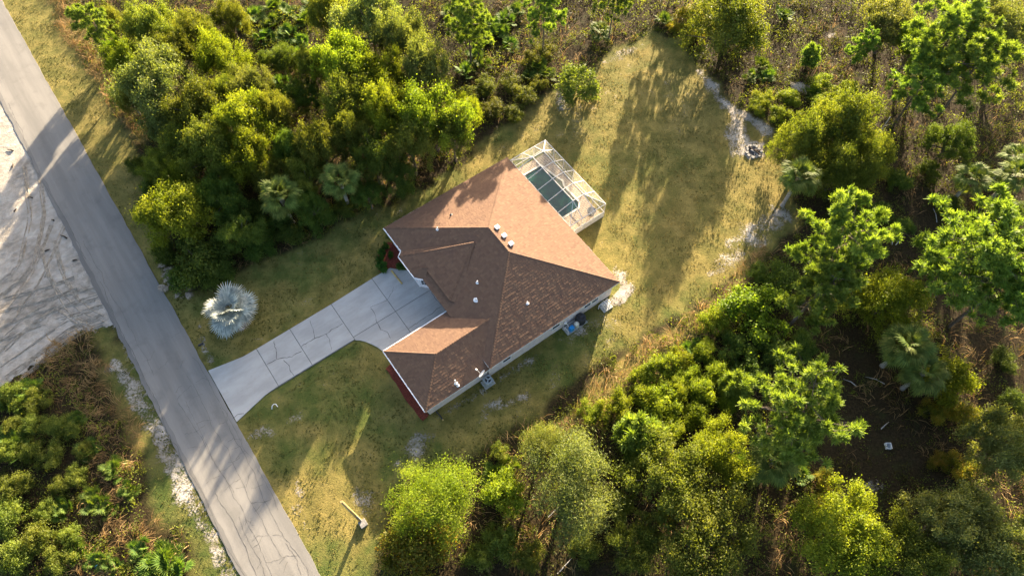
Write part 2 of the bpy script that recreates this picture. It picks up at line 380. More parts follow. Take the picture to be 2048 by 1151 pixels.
gu, gv = gx*CY+gy*SY, -gx*SY+gy*CY
sandw = np.maximum(sandw, ss(-.75, .1, gu+15.85)*ss(.5, -.1, gu+15.85)*.62*(gv < 75))
sandw = np.maximum(sandw, lawn*(.18+.28*fbm(gx, gy, 6, 11)))
dryw = np.maximum(zone(BACK, 3.0)*(.45+.75*(fbm(gx, gy, 5, 3)-.3)), .35*ss(.52, .68, fbm(gx, gy, 7, 4)))
dryw = np.maximum(dryw, zone(LAWN, 1)*(.15+.75*ss(.38, .62, fbm(gx, gy, 4.5, 14)))*.75)
dryw = np.maximum(dryw, zone(VERGE, 1)*.55); dryw = np.maximum(dryw, .9*np.maximum(zone(DRY1, .6), np.maximum(zone(DRY2, .6), zone(DRY3, .8))))
lawn = np.maximum(lawn, .9*np.maximum(zone(DRY1, .6), zone(DRY2, .6)))
gz = -.04+.05*(fbm(gx, gy, 1.6, 9)-.5); gz = np.where((np.abs(gx) > 85) | (gy > 95) | (gy < -1), -.04, gz)
zc = np.stack([np.clip(lawn, 0, 1), np.clip(sandw, 0, 1), np.clip(dryw, 0, 1), np.ones_like(lawn)], 1)
nx, ny = len(xs), len(ys); ii = np.arange(nx*ny).reshape(ny, nx)
Fg = np.stack([ii[:-1, :-1], ii[:-1, 1:], ii[1:, 1:], ii[1:, :-1]], -1).reshape(-1, 4)
tag(link('ground', np_mesh('ground', np.stack([gx, gy, gz], 1), Fg, {'zone': zc}), None, M['ground'], True), kind='structure')

# ------------------------------------------------------------------ road and driveway
RU0, RU1 = -15.85, -9.80
rng = random.Random(3)
vv = list(np.arange(-120, 4, 4.0))+list(np.arange(4, 116, .25))+list(np.arange(116, 420, 8.0))
rb = MB(); eb = MB()
def edge(v, k): return (float(fbm(v, k*50., 1.3, 20+k, 3))-.5)*(.30 if k else .20)
for i in range(len(vv)-1):
    a, b = vv[i], vv[i+1]
    ua, ub = RU0+edge(a, 1), RU0+edge(b, 1); wa, wb = RU1+edge(a, 0), RU1+edge(b, 0)
    rb.face([W(ua, a, .02), W(wa, a, .02), W(wb, b, .02), W(ub, b, .02)])
    if 4 <= a < 116:
        rb.face([W(ua, a, -.06), W(ua, a, .02), W(ub, b, .02), W(ub, b, -.06)]); rb.face([W(wa, a, .02), W(wa, a, -.06), W(wb, b, -.06), W(wb, b, .02)])
        ka = .30+.35*float(fbm(a, 3., 5., 31)); kb = .30+.35*float(fbm(b, 3., 5., 31))
        eb.face([W(ua+.02, a, .026), W(ua+ka, a, .026), W(ub+kb, b, .026), W(ub+.02, b, .026)])
road = tag(rb.build('road', M['asphalt']), kind='structure')
eb.build('old_asphalt_edge', M['asphalt_dark'], road)
def ribbon(pts, wd, z, name, mat, parent, jit=.06, sub=.25, seed=0):
    r = random.Random(seed); P = [np.array(p, float) for p in pts]; Q = []
    for a, b in zip(P[:-1], P[1:]):
        n = max(1, int(np.linalg.norm(b-a)/sub))
        for i in range(n): Q.append(a+(b-a)*i/n+np.array([r.gauss(0, jit), r.gauss(0, jit)])*(i > 0))
    Q.append(P[-1]); m = MB(); pr = None
    for i, q in enumerate(Q):
        d = Q[min(i+1, len(Q)-1)]-Q[max(i-1, 0)]; d /= np.linalg.norm(d)+1e-9; h = np.array([-d[1], d[0]])*wd*r.uniform(.35, 1.2)/2
        c = ((q+h)[0], (q+h)[1], z), ((q-h)[0], (q-h)[1], z)
        if pr: m.face([pr[1], c[1], c[0], pr[0]])
        pr = c
    return m.build(name, mat, parent)
k = 0
for u0, va, vb, wd in [(-14.9, 4, 30, .04), (-14.2, 4, 26, .03), (-13.4, 12, 40, .03), (-12.6, 4, 17, .03), (-12.0, 20, 42, .025), (-11.4, 4, 22, .03), (-10.7, 9, 38, .035),
                       (-10.3, 24, 44, .03), (-14.6, 44, 66, .03), (-13.0, 28, 40, .025), (-15.2, 18, 60, .05), (-15.35, 62, 92, .045)]:
    pts = []; v = va; u = u0
    while v < vb:
        pts.append(tuple(W(u, v)[:2])); v += rng.uniform(.8, 2.0); u = u0+(u-u0)*.85+rng.gauss(0, .15)
    ribbon(pts, wd, .030, 'crack', M['crack'], road, .025, .3, k); k += 1
for _ in range(46):
    v = rng.uniform(6, 52); u = rng.uniform(-15, -11.2); ln = rng.uniform(.6, 2.2)
    ribbon([tuple(W(u, v)[:2]), tuple(W(u+ln*.5, v+rng.uniform(-.5, .5))[:2]), tuple(W(min(u+ln, -10.1), v+rng.uniform(-.8, .8))[:2])], .03, .031, 'crack', M['crack'], road, .04, .2, 100+k); k += 1

rut = MB()
for pts, sp in [([(222, 618), (150, 640), (80, 690), (-20, 762)], (-.8, .8)), ([(212, 600), (120, 625), (40, 650), (-60, 700)], (-.8, .8)), ([(205, 585), (120, 602), (50, 645), (-30, 720)], (-.7, .7)), ([(220, 632), (150, 657), (95, 702), (10, 772)], (-.5, .6)),
                ([(215, 655), (165, 637), (110, 598), (70, 540)], (-.7, .7)), ([(205, 650), (150, 620), (115, 560), (90, 470)], (-.7, .7)), ([(120, 440), (70, 560), (0, 650)], (-.8, .8)), ([(60, 320), (75, 430), (50, 540), (-30, 600)], (-.8, .8)), ([(165, 560), (90, 590), (0, 610), (-60, 640)], (-.8, .8))]:
    P = [G(*p) for p in pts]; Q = []
    for a, b in zip(P[:-1], P[1:]):
        n_ = max(2, int(np.linalg.norm(b-a)/.5)); Q += [a+(b-a)*i/n_ for i in range(n_)]
    Q = [sum(Q[max(0, i-3):i+4])/len(Q[max(0, i-3):i+4]) for i in range(len(Q))]
    for o_ in sp:
        for e_ in (-.20, -.07, .07, .20):
            R_ = []
            for i in range(len(Q)):
                d = Q[min(i+1, len(Q)-1)]-Q[max(i-1, 0)]; d /= np.linalg.norm(d)+1e-9; R_.append(Q[i]+np.array([-d[1], d[0], 0])*(o_+e_+rng.gauss(0, .02))+[0, 0, -.038+rng.uniform(-.015, .02)])
            a_ = 0
            while a_ < len(R_)-3:
                b_ = a_+rng.randint(3, 14)
                if rng.random() < .72: rut.tube(R_[a_:b_+1], [rng.uniform(.035, .075) for _ in R_[a_:b_+1]], 5, False)
                a_ = b_+rng.randint(0, 3)
M['rut'] = simple('rutted_sand', (.36, .32, .26), (.20, .17, .13), 2.0, .95, .1)
tag(rut.build('tyre_ruts', M['rut'], None, True), 'ridged tyre ruts fanning across the pale sandy lot', 'tyre ruts', None, 'stuff')
drive = empty('driveway', (*W(2, 37)[:2], 0), kind='structure')
mb = MB(); mb.prism([tuple(W(*p)[:2]) for p in [(-9.6, 41.0), (-6.06, 40.4), (9.9, 40.5), (12.2, 40.5), (13.7, 39.0), (15.5, 35.5), (15.5, 31.4), (6.5, 31.4), (6.2, 33), (5.4, 34.4), (4.6, 35.2), (-6.1, 35.2), (-9.6, 34.5)]], -.05, .035)
mb.build('joint_bed', M['joint'], drive)
SL = [[(-9.72, 41.15), (-6.06, 40.45), (-4.53, 40.42), (-4.53, 35.3), (-6.09, 35.18), (-9.72, 34.3)],
      [(-4.47, 40.42), (-.56, 40.42), (-.56, 35.3), (-4.47, 35.3)],
      [(-.50, 40.42), (4.55, 40.45), (4.55, 35.25), (4.0, 35.28), (-.50, 35.3)],
      [(4.61, 40.45), (9.85, 40.6), (9.85, 35.57), (4.61, 35.57)],
      [(4.61, 35.51), (9.85, 35.51), (9.85, 31.05), (6.42, 31.05), (6.36, 32.1), (6.1, 33.0), (5.75, 33.7), (5.4, 34.3), (4.95, 34.85), (4.61, 35.1)],
      [(9.91, 40.62), (12.24, 40.6), (12.9, 39.9), (13.8, 39.1), (13.85, 36.6), (14.6, 35.57), (9.91, 35.57)],
      [(9.91, 35.51), (15.55, 35.51), (15.55, 31.05), (9.91, 31.05)]]
for s in SL:
    MB().prism([tuple(W(*p)[:2]) for p in s], -.04, .06).build('slab', M['concrete'], drive, bevel=.012)
z7 = lambda L_: [tuple(G(400+x*.2258, 640+y*.2258, .06)[:2]) for x, y in L_]
z2 = lambda L_: [tuple(G(740+x*.1911, 440+y*.1911, .06)[:2]) for x, y in L_]
for i, (c, wd) in enumerate([(z7([(595, 388), (680, 345), (750, 330), (815, 325), (850, 295), (900, 275)]), .07), (z7([(680, 345), (675, 270), (655, 180)]), .06),
                             (z7([(740, 352), (790, 400), (800, 450), (830, 488)]), .06), (z7([(900, 230), (1015, 162), (1120, 120), (1180, 75), (1265, 30)]), .07),
                             (z7([(1015, 162), (1005, 90), (985, 40), (975, 5)]), .05), (z7([(1120, 125), (1150, 180), (1165, 260)]), .05),
                             (z7([(1570, 25), (1600, 80), (1660, 105), (1690, 160)]), .05), (z7([(290, 870), (330, 835), (390, 825)]), .05),
                             (z2([(0, 920), (60, 885), (170, 845), (230, 760), (250, 700)]), .04), (z2([(10, 925), (50, 980), (70, 1070), (115, 1150)]), .05),
                             (z2([(400, 1140), (600, 1000), (650, 980), (700, 925), (740, 905), (800, 945)]), .05), (z2([(630, 705), (650, 770), (720, 860), (800, 945)]), .06)]):
    ribbon(c, wd, .066, 'crack', M['crack'], drive, .03, .22, 300+i)

# ------------------------------------------------------------------ house
PIT = .36; ZE, ZG = 3.0, 2.6
house = empty('house', (*W(20, 33)[:2], 0), 'single storey house with brown shingled hip roof and pale stucco walls', 'house')
U0, U1, V0, V1 = 13.85, 30.85, 22.95, 43.70
RU = (U0+U1)/2; HD = (U1-U0)/2; AV, BV = V1-HD, V0+HD; ZR = ZE+HD*PIT
GA0, GV0, GV1 = 6.15, 23.08, 31.03; GHW = (GV1-GV0)/2; GM = (GV0+GV1)/2; GZ = ZG+GHW*PIT
APX = (20.2, 34.9, 3.0+PIT*(20.2-U0)+.16)
PU, PV1, PV0 = 13.25, 39.55, 30.6
def clip(poly, axis, val, keep_less):
    out = []
    for i in range(len(poly)):
        a, b = poly[i], poly[(i+1) % len(poly)]; fa = (a[axis]-val)*(1 if keep_less else -1); fb = (b[axis]-val)*(1 if keep_less else -1)
        if fa <= 0: out.append(a)
        if fa*fb < 0: t = fa/(fa-fb); out.append(tuple(a[k]+(b[k]-a[k])*t for k in range(len(a))))
    return out
def clip_convex(q, poly):
    n = len(poly); ar = sum(poly[i][0]*poly[(i+1) % n][1]-poly[(i+1) % n][0]*poly[i][1] for i in range(n)); sg = 1 if ar > 0 else -1
    for i in range(n):
        (x0, y0), (x1, y1) = poly[i], poly[(i+1) % n]; out = []
        f = lambda p: sg*((x1-x0)*(p[1]-y0)-(y1-y0)*(p[0]-x0))
        for j in range(len(q)):
            a, b = q[j], q[(j+1) % len(q)]; fa, fb = f(a), f(b)
            if fa >= 0: out.append(a)
            if fa*fb < 0: t = fa/(fa-fb); out.append((a[0]+(b[0]-a[0])*t, a[1]+(b[1]-a[1])*t))
        q = out
        if len(q) < 3: return []
    return q
def slope(P3, seed, expo=.30, tab=.34):
    """P3: 3-D polygon in (u,v,z), first two points are the eave; returns mesh of laid shingle tabs"""
    rs = random.Random(seed); P = [W(*p) for p in P3]
    o = P[0]; e = P[1]-P[0]; e /= np.linalg.norm(e); nrm = np.cross(P[1]-P[0], P[2]-P[0]); nrm /= np.linalg.norm(nrm)
    if nrm[2] < 0: nrm = -nrm
    s = np.cross(nrm, e); s = s if s[2] > 0 else -s
    p2 = [(float((p-o)@e), float((p-o)@s)) for p in P]
    amin, amax = min(p[0] for p in p2), max(p[0] for p in p2); bmax = max(p[1] for p in p2)
    m = MB(); row = 0; b = -.03
    poly = [(x, y-.04 if y < .01 else y) for x, y in p2]
    m.face([o+e*x+s*y for x, y in p2], .4)
    while b < bmax:
        a = amin-rs.uniform(0, tab)
        while a < amax:
            wd = tab*rs.choice((.62, .8, 1.0, 1.0, 1.25)); q = clip_convex([(a+.008, b), (a+wd-.008, b), (a+wd-.008, b+expo), (a+.008, b+expo)], poly)
            if len(q) >= 3:
                t = rs.uniform(.006, .028); tt = min(1, max(0, rs.gauss(.5, .26)))
                top = [o+e*x+s*y+nrm*(.006+t*(1-(y-b)/expo)) for x, y in q]; bot = [o+e*x+s*y-nrm*.004 for x, y in q]
                m.face(top, tt)
                for j in range(len(q)):
                    k2 = (j+1) % len(q); m.face([top[j], bot[j], bot[k2], top[k2]], tt*.8)
            a += wd
        b += expo; row += 1
    return m
A3, B3 = (RU, AV, ZR), (RU, BV, ZR)
roof = MB()
for q in ([(U0, V0, ZE), (U1, V0, ZE), (U1, V1, ZE), (U0, V1, ZE)],):
    roof.ubox(U0+.02, U1-.02, V0+.02, V1-.02, ZE-.16, ZE-.03)
roof.ubox(GA0+.02, U0+.5, GV0+.02, GV1-.02, ZG-.16, ZG-.03)
roof.prism([tuple(W(*p)[:2]) for p in [(PU+.02, PV1), (PU+.02, 36.35), (13.95, 35.6), (14.75, 35.55), (14.75, 31.2), (16, 31.2), (16, PV1)]], ZE-.18, ZE-.05)
roof_o = roof.build('roof', M['white'], house)
for i, (P3, ) in enumerate([([(U1, V0, ZE), (U1, V1, ZE), A3, B3],), ([(U0, V1, ZE), (U1, V1, ZE), A3],), ([(U0, V0, ZE), (U1, V0, ZE), B3],),
                            ([(U0, V0, ZE), (U0, V1, ZE), A3, B3],),
                            ([(GA0, GV0, ZG), (GA0, GV1, ZG), (GA0+GHW, GM, GZ)],),
                            ([(GA0, GV1, ZG), (16.9, GV1, ZG), (16.9, GM, GZ), (GA0+GHW, GM, GZ)],),
                            ([(GA0, GV0, ZG), (16.9, GV0, ZG), (16.9, GM, GZ), (GA0+GHW, GM, GZ)],)]):
    slope(P3, 40+i).build('shingle_slope', M['shingle'], roof_o, kind='stuff')
# front projection: one broad slope to the ridge with narrow returns
PS = (APX[2]-ZE)/(APX[0]-PU); UE = 14.72; ZUE = ZE+PS*(UE-PU)
C1, C2 = (PU, PV1, ZE), (PU, PV0, ZE)
fr = lambda va, ua: None
def vhip(u): t = (u-PU)/(APX[0]-PU); return PV0+(APX[1]-PV0)*t
def vhip1(u): t = (u-PU)/(APX[0]-PU); return PV1+(APX[1]-PV1)*t
zs = lambda u: ZE+PS*(u-PU)
# upper field (recessed entry eave line and everything above), then the lower tongue over the front room
slope([(UE, vhip(UE), ZUE), (UE, vhip1(UE), ZUE), APX], 60).build('shingle_slope', M['shingle'], roof_o, kind='stuff')
slope([(PU, 36.3, ZE), (PU, PV1, ZE), (UE, vhip1(UE), ZUE), (UE, 36.3, ZUE)], 61).build('shingle_slope', M['shingle'], roof_o, kind='stuff')
slope([(PU, PV1, ZE), (U0-.03, 40.0, ZE), APX], 62).build('shingle_slope', M['shingle'], roof_o, kind='stuff')
slope([(UE, vhip(UE), ZUE), (UE+.6, vhip(UE)-.75, ZUE-.10), APX], 63).build('shingle_slope', M['shingle'], roof_o, kind='stuff')
# little faceted roof over the bay corner
BH = (14.9, 36.9, zs(14.9)+.02)
slope([(PU, 36.3, ZE), (14.05, 35.42, ZE), (15.0, 36.1, zs(15.0)+.03), (14.3, 36.75, zs(14.3)+.12)], 64, .26).build('shingle_slope', M['shingle'], roof_o, kind='stuff')
slope([(14.05, 35.42, ZE), (14.75, 35.42, ZE+.05), (15.2, 35.75, zs(15.2)+.0)], 65, .26).build('shingle_slope', M['shingle'], roof_o, kind='stuff')
slope([(PU, 37.3, ZE+.005), (PU, 36.3, ZE+.005), (14.3, 36.75, zs(14.3)+.12)], 66, .26).build('shingle_slope', M['shingle'], roof_o, kind='stuff')
MB().face([W(UE+.05, vhip(UE), ZUE-.02), W(UE+.05, 36.3, ZUE-.02), W(UE+.05, 36.3, ZE-.1), W(UE+.05, vhip(UE), ZE-.1)]).build('entry_fascia', M['white'], roof_o)
# ridge and hip caps
def cap(p, q, seed):
    P, Q = W(*p), W(*q); e = Q-P; Ln = np.linalg.norm(e); e /= Ln; h = np.cross([0, 0, 1.], e); h /= np.linalg.norm(h); m = MB(); r = random.Random(seed)
    n = int(Ln/.28); up = np.cross(e, h)
    for i in range(n):
        a, b = P+e*(Ln*i/n), P+e*(Ln*(i+1)/n); t = r.random(); l0, l1 = .055, .035
        for s in (-1, 1):
            m.face([a+up*l0, b+up*l1, b+h*s*.15-np.array([0, 0, .02]), a+h*s*.15-np.array([0, 0, .0])], t)
        m.face([a+up*l0, a+h*.15, a-h*.15], t)
    m.build('ridge_cap', M['cap'], roof_o, kind='stuff')
for i, (p, q) in enumerate([(B3, A3), ((U1, V0, ZE), B3), ((U1, V1, ZE), A3), ((U0, V1, ZE), A3), ((U0, V0, ZE), B3), ((GA0, GV0, ZG), (GA0+GHW, GM, GZ)),
                            ((GA0, GV1, ZG), (GA0+GHW, GM, GZ)), ((GA0+GHW, GM, GZ), (16.7, GM, GZ)), (C1, APX), ((UE, vhip(UE), ZUE), APX)]): cap(p, q, i)
# fascia boards and gutters
def fascia(p, q, nm='fascia', wd=.05, ht=.17, dz=-.09, mat='white'): MB().bar(W(*p)+[0, 0, dz], W(*q)+[0, 0, dz], wd, ht).build(nm, M[mat], house)
for p, q in [((U1+.02, V0, ZE), (U1+.02, V1, ZE)), ((U0, V1+.02, ZE), (U1, V1+.02, ZE)), ((U0+.0, V0-.02, ZE), (U1, V0-.02, ZE)), ((GA0, GV0-.02, ZG), (U0, GV0-.02, ZG)), ((U0-.02, V0, ZE), (U0-.02, 25.2, ZE))]: fascia(p, q)
for p, q in [((U0-.06, 40.0, ZE), (U0-.06, V1, ZE)), ((PU-.06, 36.3, ZE), (PU-.06, PV1, ZE)), ((PU-.06, PV1, ZE), (U0-.06, 40.0, ZE)), ((GA0-.06, GV0, ZG), (GA0-.06, GV1, ZG)), ((GA0, GV1+.06, ZG), (14.9, GV1+.06, ZG)), ((PU-.06, 36.3, ZE), (14.05, 35.36, ZE)), ((14.05, 35.36, ZE), (14.75, 35.36, ZE))]:
    fascia(p, q, 'gutter', .11, .11, -.035)
# walls, one mesh for each run
def wall(p, q, h, t=.2, mat='stucco'):
    return MB().bar(W(*p, h/2), W(*q, h/2), t, h).build('wall', M[mat], house)
wall((14.3, 43.2), (30.4, 43.2), ZE-.17); wall((30.35, 23.4), (30.35, 43.1), ZE-.17); wall((13.9, 23.4), (30.25, 23.4), ZE-.17)
wall((6.6, 23.55), (13.8, 23.55), ZG-.17); wall((6.65, 23.66), (6.65, 30.5), ZG-.17); wall((6.6, 30.6), (15.5, 30.6), ZG-.17)
wall((15.6, 30.5), (15.6, 35.5), ZE-.2); wall((13.8, 36.62), (13.8, 39.3), ZE-.2); wall((13.8, 39.4), (14.4, 39.4), ZE-.2); wall((14.35, 39.5), (14.35, 43.1), ZE-.17)
bay1 = wall((13.84, 36.6), (14.58, 35.74), ZE-.2); bay2 = wall((14.62, 35.68), (15.7, 35.68), ZE-.2)
for p, q in [((13.78, 36.55), (14.58, 35.60)), ((14.58, 35.60), (15.6, 35.56)), ((13.72, 36.6), (13.72, 39.3))]:
    MB().bar(W(*p, .35), W(*q, .35), .10, .14).build('trim_band', M['white'], house)
for p in [(13.75, 36.58), (14.57, 35.60)]: MB().tube([W(*p, .05), W(*p, ZE-.2)], .09, 6).build('corner_board', M['white'], house)
def window(c, along, out, wd, ht, cols=1, rows=2, name='window'):
    """c: centre (u,v,z) on wall face; along/out: unit vectors in (u,v)"""
    e = W(*along); n = W(*out); C = W(*c)
    fr = MB()
    for s in (-1, 1): fr.box(C+e*s*(wd/2+.05)+n*.03, e, n, [0, 0, 1], (.10, .10, ht+.2)); fr.box(C+np.array([0, 0, s*(ht/2+.05)])+n*.03, e, n, [0, 0, 1], (wd-.002, .10, .10))
    wo_ = fr.build(name, M['white'], house)
    MB().box(C+n*.012, e, n, [0, 0, 1], (wd, .02, ht)).build('pane', M['glass'], wo_)
    mu = MB()
    for i in range(1, cols): mu.box(C+e*(wd*(i/cols-.5))+n*.032, e, n, [0, 0, 1], (.035, .02, ht))
    for j in range(1, rows): mu.box(C+np.array([0, 0, ht*(j/rows-.5)])+n*.030, e, n, [0, 0, 1], (wd, .024, .035))
    if cols*rows > 1: mu.build('glazing_bar', M['white'], wo_)
SW = 23.30
for u, wd in ((16.15, .95), (22.6, .95), (26.85, .85), (27.9, .85)): window((u, SW, 1.75), (1, 0), (0, -1), wd, 1.15)
bd = np.array([14.58-13.84, 35.74-36.6]); bd /= np.linalg.norm(bd); bn = (bd[1], -bd[0])
bn = bn if bn[0] < 0 else (-bn[0], -bn[1])
window((14.21+bn[0]*.1, 36.17+bn[1]*.1, 1.45), tuple(bd), bn, .62, 1.3, 2, 3)
window((13.7, 38.0, 1.5), (0, 1), (-1, 0), 1.5, 1.3, 2, 2)
gd = MB().bar(W(8.2, 30.72, 1.1), W(13.2, 30.72, 1.1), .06, 2.15).build('garage_door', M['white'], house)
for j in range(4): MB().bar(W(8.3, 30.77, .32+j*.53), W(13.1, 30.77, .32+j*.53), .03, .46).build('panel', M['white'], gd)
dr = MB().bar(W(15.47, 33.0, 1.05), W(15.47, 34.0, 1.05), .06, 2.1).build('front_door', M['dark_steel'], house)
MB().tube([W(15.42, 33.15, 1.0), W(15.36, 33.15, 1.0)], .03, 6).build('handle', M['alu'], dr)
# vents standing on the roof
def zback(u): return ZE+PIT*(U1-u)
for v in (34.75, 33.45, 32.2):
    u = 23.15; c = W(u, v, zback(u)+.09); m = MB()
    m.box(c+[0, 0, .03], W(1, 0), W(0, 1), [0, 0, 1], (.42, .42, .26)); m.box(c+[0, 0, .18], W(1, 0), W(0, 1), [0, 0, 1], (.50, .50, .05))
    m.build('roof_vent', M['pvc'], house, bevel=.02)
def pipe(u, v, z, h=.4, r=.06, mat='pvc'):
    m = MB().tube([W(u, v, z-.05), W(u, v, z+h)], r, 8).disc(W(u, v, 0), r*3.2, z+.0, z+.07, 10, r*1.2); m.build('vent_pipe', M[mat], house)
pipe(18.2, 39.1, ZE+PIT*(18.2-U0)); pipe(18.0, 31.1, zs(18.0)-.0 if False else ZE+PIT*(18.0-U0)); pipe(16.85, 29.7, ZE+PIT*(16.85-U0), .35, .10)
pipe(20.9, 26.2, ZE+PIT*(26.2-V0)); pipe(10.2, 23.75, ZG+PIT*(23.75-GV0), .8, .07); pipe(10.25, 23.45, ZG+PIT*(23.45-GV0), .5, .06)
pipe(20.5, 39.9, ZE+PIT*(V1-39.9), .3, .06, 'dark_steel')
# satellite dish on the garage eave
dish = empty('satellite_dish', W(12.9, 22.95, 2.5), 'white satellite dish on the garage eave above the grey condenser', 'satellite dish')
m = MB(); C = W(12.9, 22.9, 3.05); ax = np.array([.25, .35, .35]); ax = W(-.35, .75, .45); ax = ax/np.linalg.norm(ax)
a1 = np.cross(ax, [0, 0, 1.]); a1 /= np.linalg.norm(a1); a2 = np.cross(ax, a1); R0 = .42
rings = [(0, 0), (.2, .02), (.34, .06), (.42, .10)]; ids = []
for r_, d_ in rings: ids.append([C+ax*d_+(a1*math.cos(t)+a2*math.sin(t)*1.1)*r_ for t in np.linspace(0, 2*math.pi, 18, endpoint=False)])
for i in range(3):
    for k2 in range(18):
        k3 = (k2+1) % 18; m.face([ids[i][k2], ids[i][k3], ids[i+1][k3], ids[i+1][k2]] if i else [ids[0][0], ids[1][k3], ids[1][k2]])
        m.face([p-ax*.02 for p in ([ids[i+1][k2], ids[i+1][k3], ids[i][k3], ids[i][k2]] if i else [ids[1][k2], ids[1][k3], ids[0][0]])])
m.build('reflector', M['pvc'], dish)
MB().tube([W(12.9, 23.05, 2.5), W(12.9, 22.92, 2.7), C-ax*.02], .035, 8).build('mast', M['alu'], dish)
hp = C+ax*.75+np.array([0, 0, -.1]); MB().tube([C-a2*.0+np.array([0, 0, -.38]), hp], .025, 6).build('feed_arm', M['alu'], dish)
MB().tube([hp-ax*.02, hp+ax*.16], .09, 8).build('feed_horn', M['pvc'], dish)

# ------------------------------------------------------------------ pool deck, pool and screen enclosure
CU0, CU1, CV0, CV1 = 30.45, 36.3, 31.85, 43.35
POOL = [(31.9, 42.2), (34.9, 42.2), (35.3, 39.75), (35.6, 38.7), (35.25, 38.05), (35.3, 35.15), (34.7, 34.45), (31.9, 34.45)]
deck = empty('pool_deck', (*W(33, 38)[:2], 0), kind='structure')
bm = bmesh.new(); off = wl(deck)
for z in (.12,):
    def loop(pts):
        vs_ = [bm.verts.new(tuple(W(u, v, z)-off)) for u, v in pts]; return [bm.edges.new((vs_[i], vs_[(i+1) % len(vs_)])) for i in range(len(vs_))]
    eds = loop([(CU0, CV0), (CU1, CV0), (CU1, CV1), (CU0, CV1)])+loop(POOL)
    bmesh.ops.triangle_fill(bm, use_beauty=True, use_dissolve=False, edges=eds)
geo = bmesh.ops.extrude_face_region(bm, geom=list(bm.faces)); bmesh.ops.translate(bm, verts=[g_ for g_ in geo['geom'] if isinstance(g_, bmesh.types.BMVert)], vec=(0, 0, -.16))
bmesh.ops.recalc_face_normals(bm, faces=bm.faces)
me = bpy.data.meshes.new('deck_paving'); bm.to_mesh(me); bm.free(); link('deck_paving', me, deck, M['paver'])
pw = MB(); pw.prism([tuple(W(*p)[:2]) for p in POOL], -.02, .055); tag(pw.build('pool_water', M['water']), kind='structure')
cop = MB()
for i in range(len(POOL)): cop.bar(W(*POOL[i], .125), W(*POOL[(i+1) % len(POOL)], .125), .22, .03)
cop.build('coping', M['cream_wall'], deck)
MB().ubox(30.6, 31.9, 30.6, 31.75, -.02, .10).build('step_slab', M['pad'], deck)
cage = empty('screen_enclosure', (*W(33.5, 37.6)[:2], .12), 'white framed screen enclosure over the swimming pool behind the house', 'screen enclosure')
TU0, TU1, TV0, TV1, ZT, ZW = 33.1, 34.65, 33.95, 41.6, 3.5, 2.65
rv = [TV0+(TV1-TV0)*i/4 for i in range(5)]
def beam(p, q, nm='beam', w_=.065, h_=.10): MB().bar(W(*p), W(*q), w_, h_).build(nm, M['alu'], cage)
GU_ = 31.0; ZGt = 2.95
for v in rv:
    beam((GU_, v, ZGt), (TU0, v, ZT), 'rafter'); beam((TU0+.05, v, ZT), (TU1-.05, v, ZT), 'rafter'); beam((TU1, v, ZT), (CU1, v, ZW), 'rafter')
    beam((CU1, v, .12), (CU1, v, ZW-.06), 'post', .07, .07)
for u in (TU0, TU1): beam((u, TV0-.04, ZT+.01), (u, TV1+.04, ZT+.01), 'purlin')
beam((CU1, CV0, ZW), (CU1, CV1, ZW), 'eave_beam'); beam((GU_, CV0, ZGt-.25), (GU_, CV1, ZGt-.25), 'eave_beam', .1, .14)
for v0, tv in ((CV0, TV0), (CV1, TV1)):
    beam((GU_, v0, ZW+.01), (CU1, v0, ZW+.01), 'eave_beam'); beam((TU0, tv, ZT), (GU_+.1, v0, ZW), 'hip_beam', .07, .1); beam((TU1, tv, ZT), (CU1, v0, ZW), 'hip_beam', .07, .1)
    for u in (TU0-.2, TU1): beam((u, v0, ZW), (u, tv, ZT) if u == TU1 else (TU0, tv, ZT), 'rafter', .06, .09)
    for u in (31.4, 32.9, 34.6, CU1): beam((u, v0, .12), (u, v0, ZW-.05), 'post', .07, .07)
    beam((GU_+.4, v0, 1.05), (CU1, v0, 1.05), 'chair_rail', .06, .06)
beam((CU1, CV0, 1.0), (CU1, CV1, 1.0), 'chair_rail', .06, .06)
def screen(pts): MB().face([W(*p) for p in pts]).build('screen_panel', M['screen'], cage)
for a, b in zip(rv[:-1], rv[1:]):
    screen([(GU_, a, ZGt), (TU0, a, ZT), (TU0, b, ZT), (GU_, b, ZGt)]); screen([(TU0, a, ZT), (TU1, a, ZT), (TU1, b, ZT), (TU0, b, ZT)])
    screen([(TU1, a, ZT), (CU1, a, ZW), (CU1, b, ZW), (TU1, b, ZT)]); screen([(CU1, a, .15), (CU1, b, .15), (CU1, b, ZW), (CU1, a, ZW)])
for v0, tv in ((CV0, TV0), (CV1, TV1)):
    screen([(GU_, v0, ZW), (TU0, v0, ZW), (TU0, tv, ZT)]); screen([(TU0, v0, ZW), (TU1, v0, ZW), (TU1, tv, ZT), (TU0, tv, ZT)]); screen([(TU1, v0, ZW), (CU1, v0, ZW), (TU1, tv, ZT)])
    screen([(CU1, v0, ZW), (CU1, tv, ZW), (TU1, tv, ZT)]); screen([(CU1, v0, .15), (CU1, tv, .15), (CU1, tv, ZW), (CU1, v0, ZW)]); screen([(GU_, tv, ZGt), (GU_, v0, ZW), (TU0, tv, ZT)])
    screen([(31.4, v0, 1.0), (CU1, v0, 1.0), (CU1, v0, ZW), (31.4, v0, ZW)])
MB().bar(W(31.9, CV0-.0, .56), W(CU1+.05, CV0-.0, .56), .12, .88).build('knee_wall', M['cream_wall'], cage)
# round table and two chairs stand in the corner of the deck
tb = empty('patio_table', W(35.3, 32.9, .12), 'small round dark patio table in the corner of the pool deck', 'table')
MB().disc(W(35.3, 32.9), .55, .80, .85, 20).build('table_top', M['dark_steel'], tb); MB().disc(W(35.3, 32.9), .05, .12, .80, 10).disc(W(35.3, 32.9), .28, .12, .16, 14).build('pedestal', M['black'], tb)

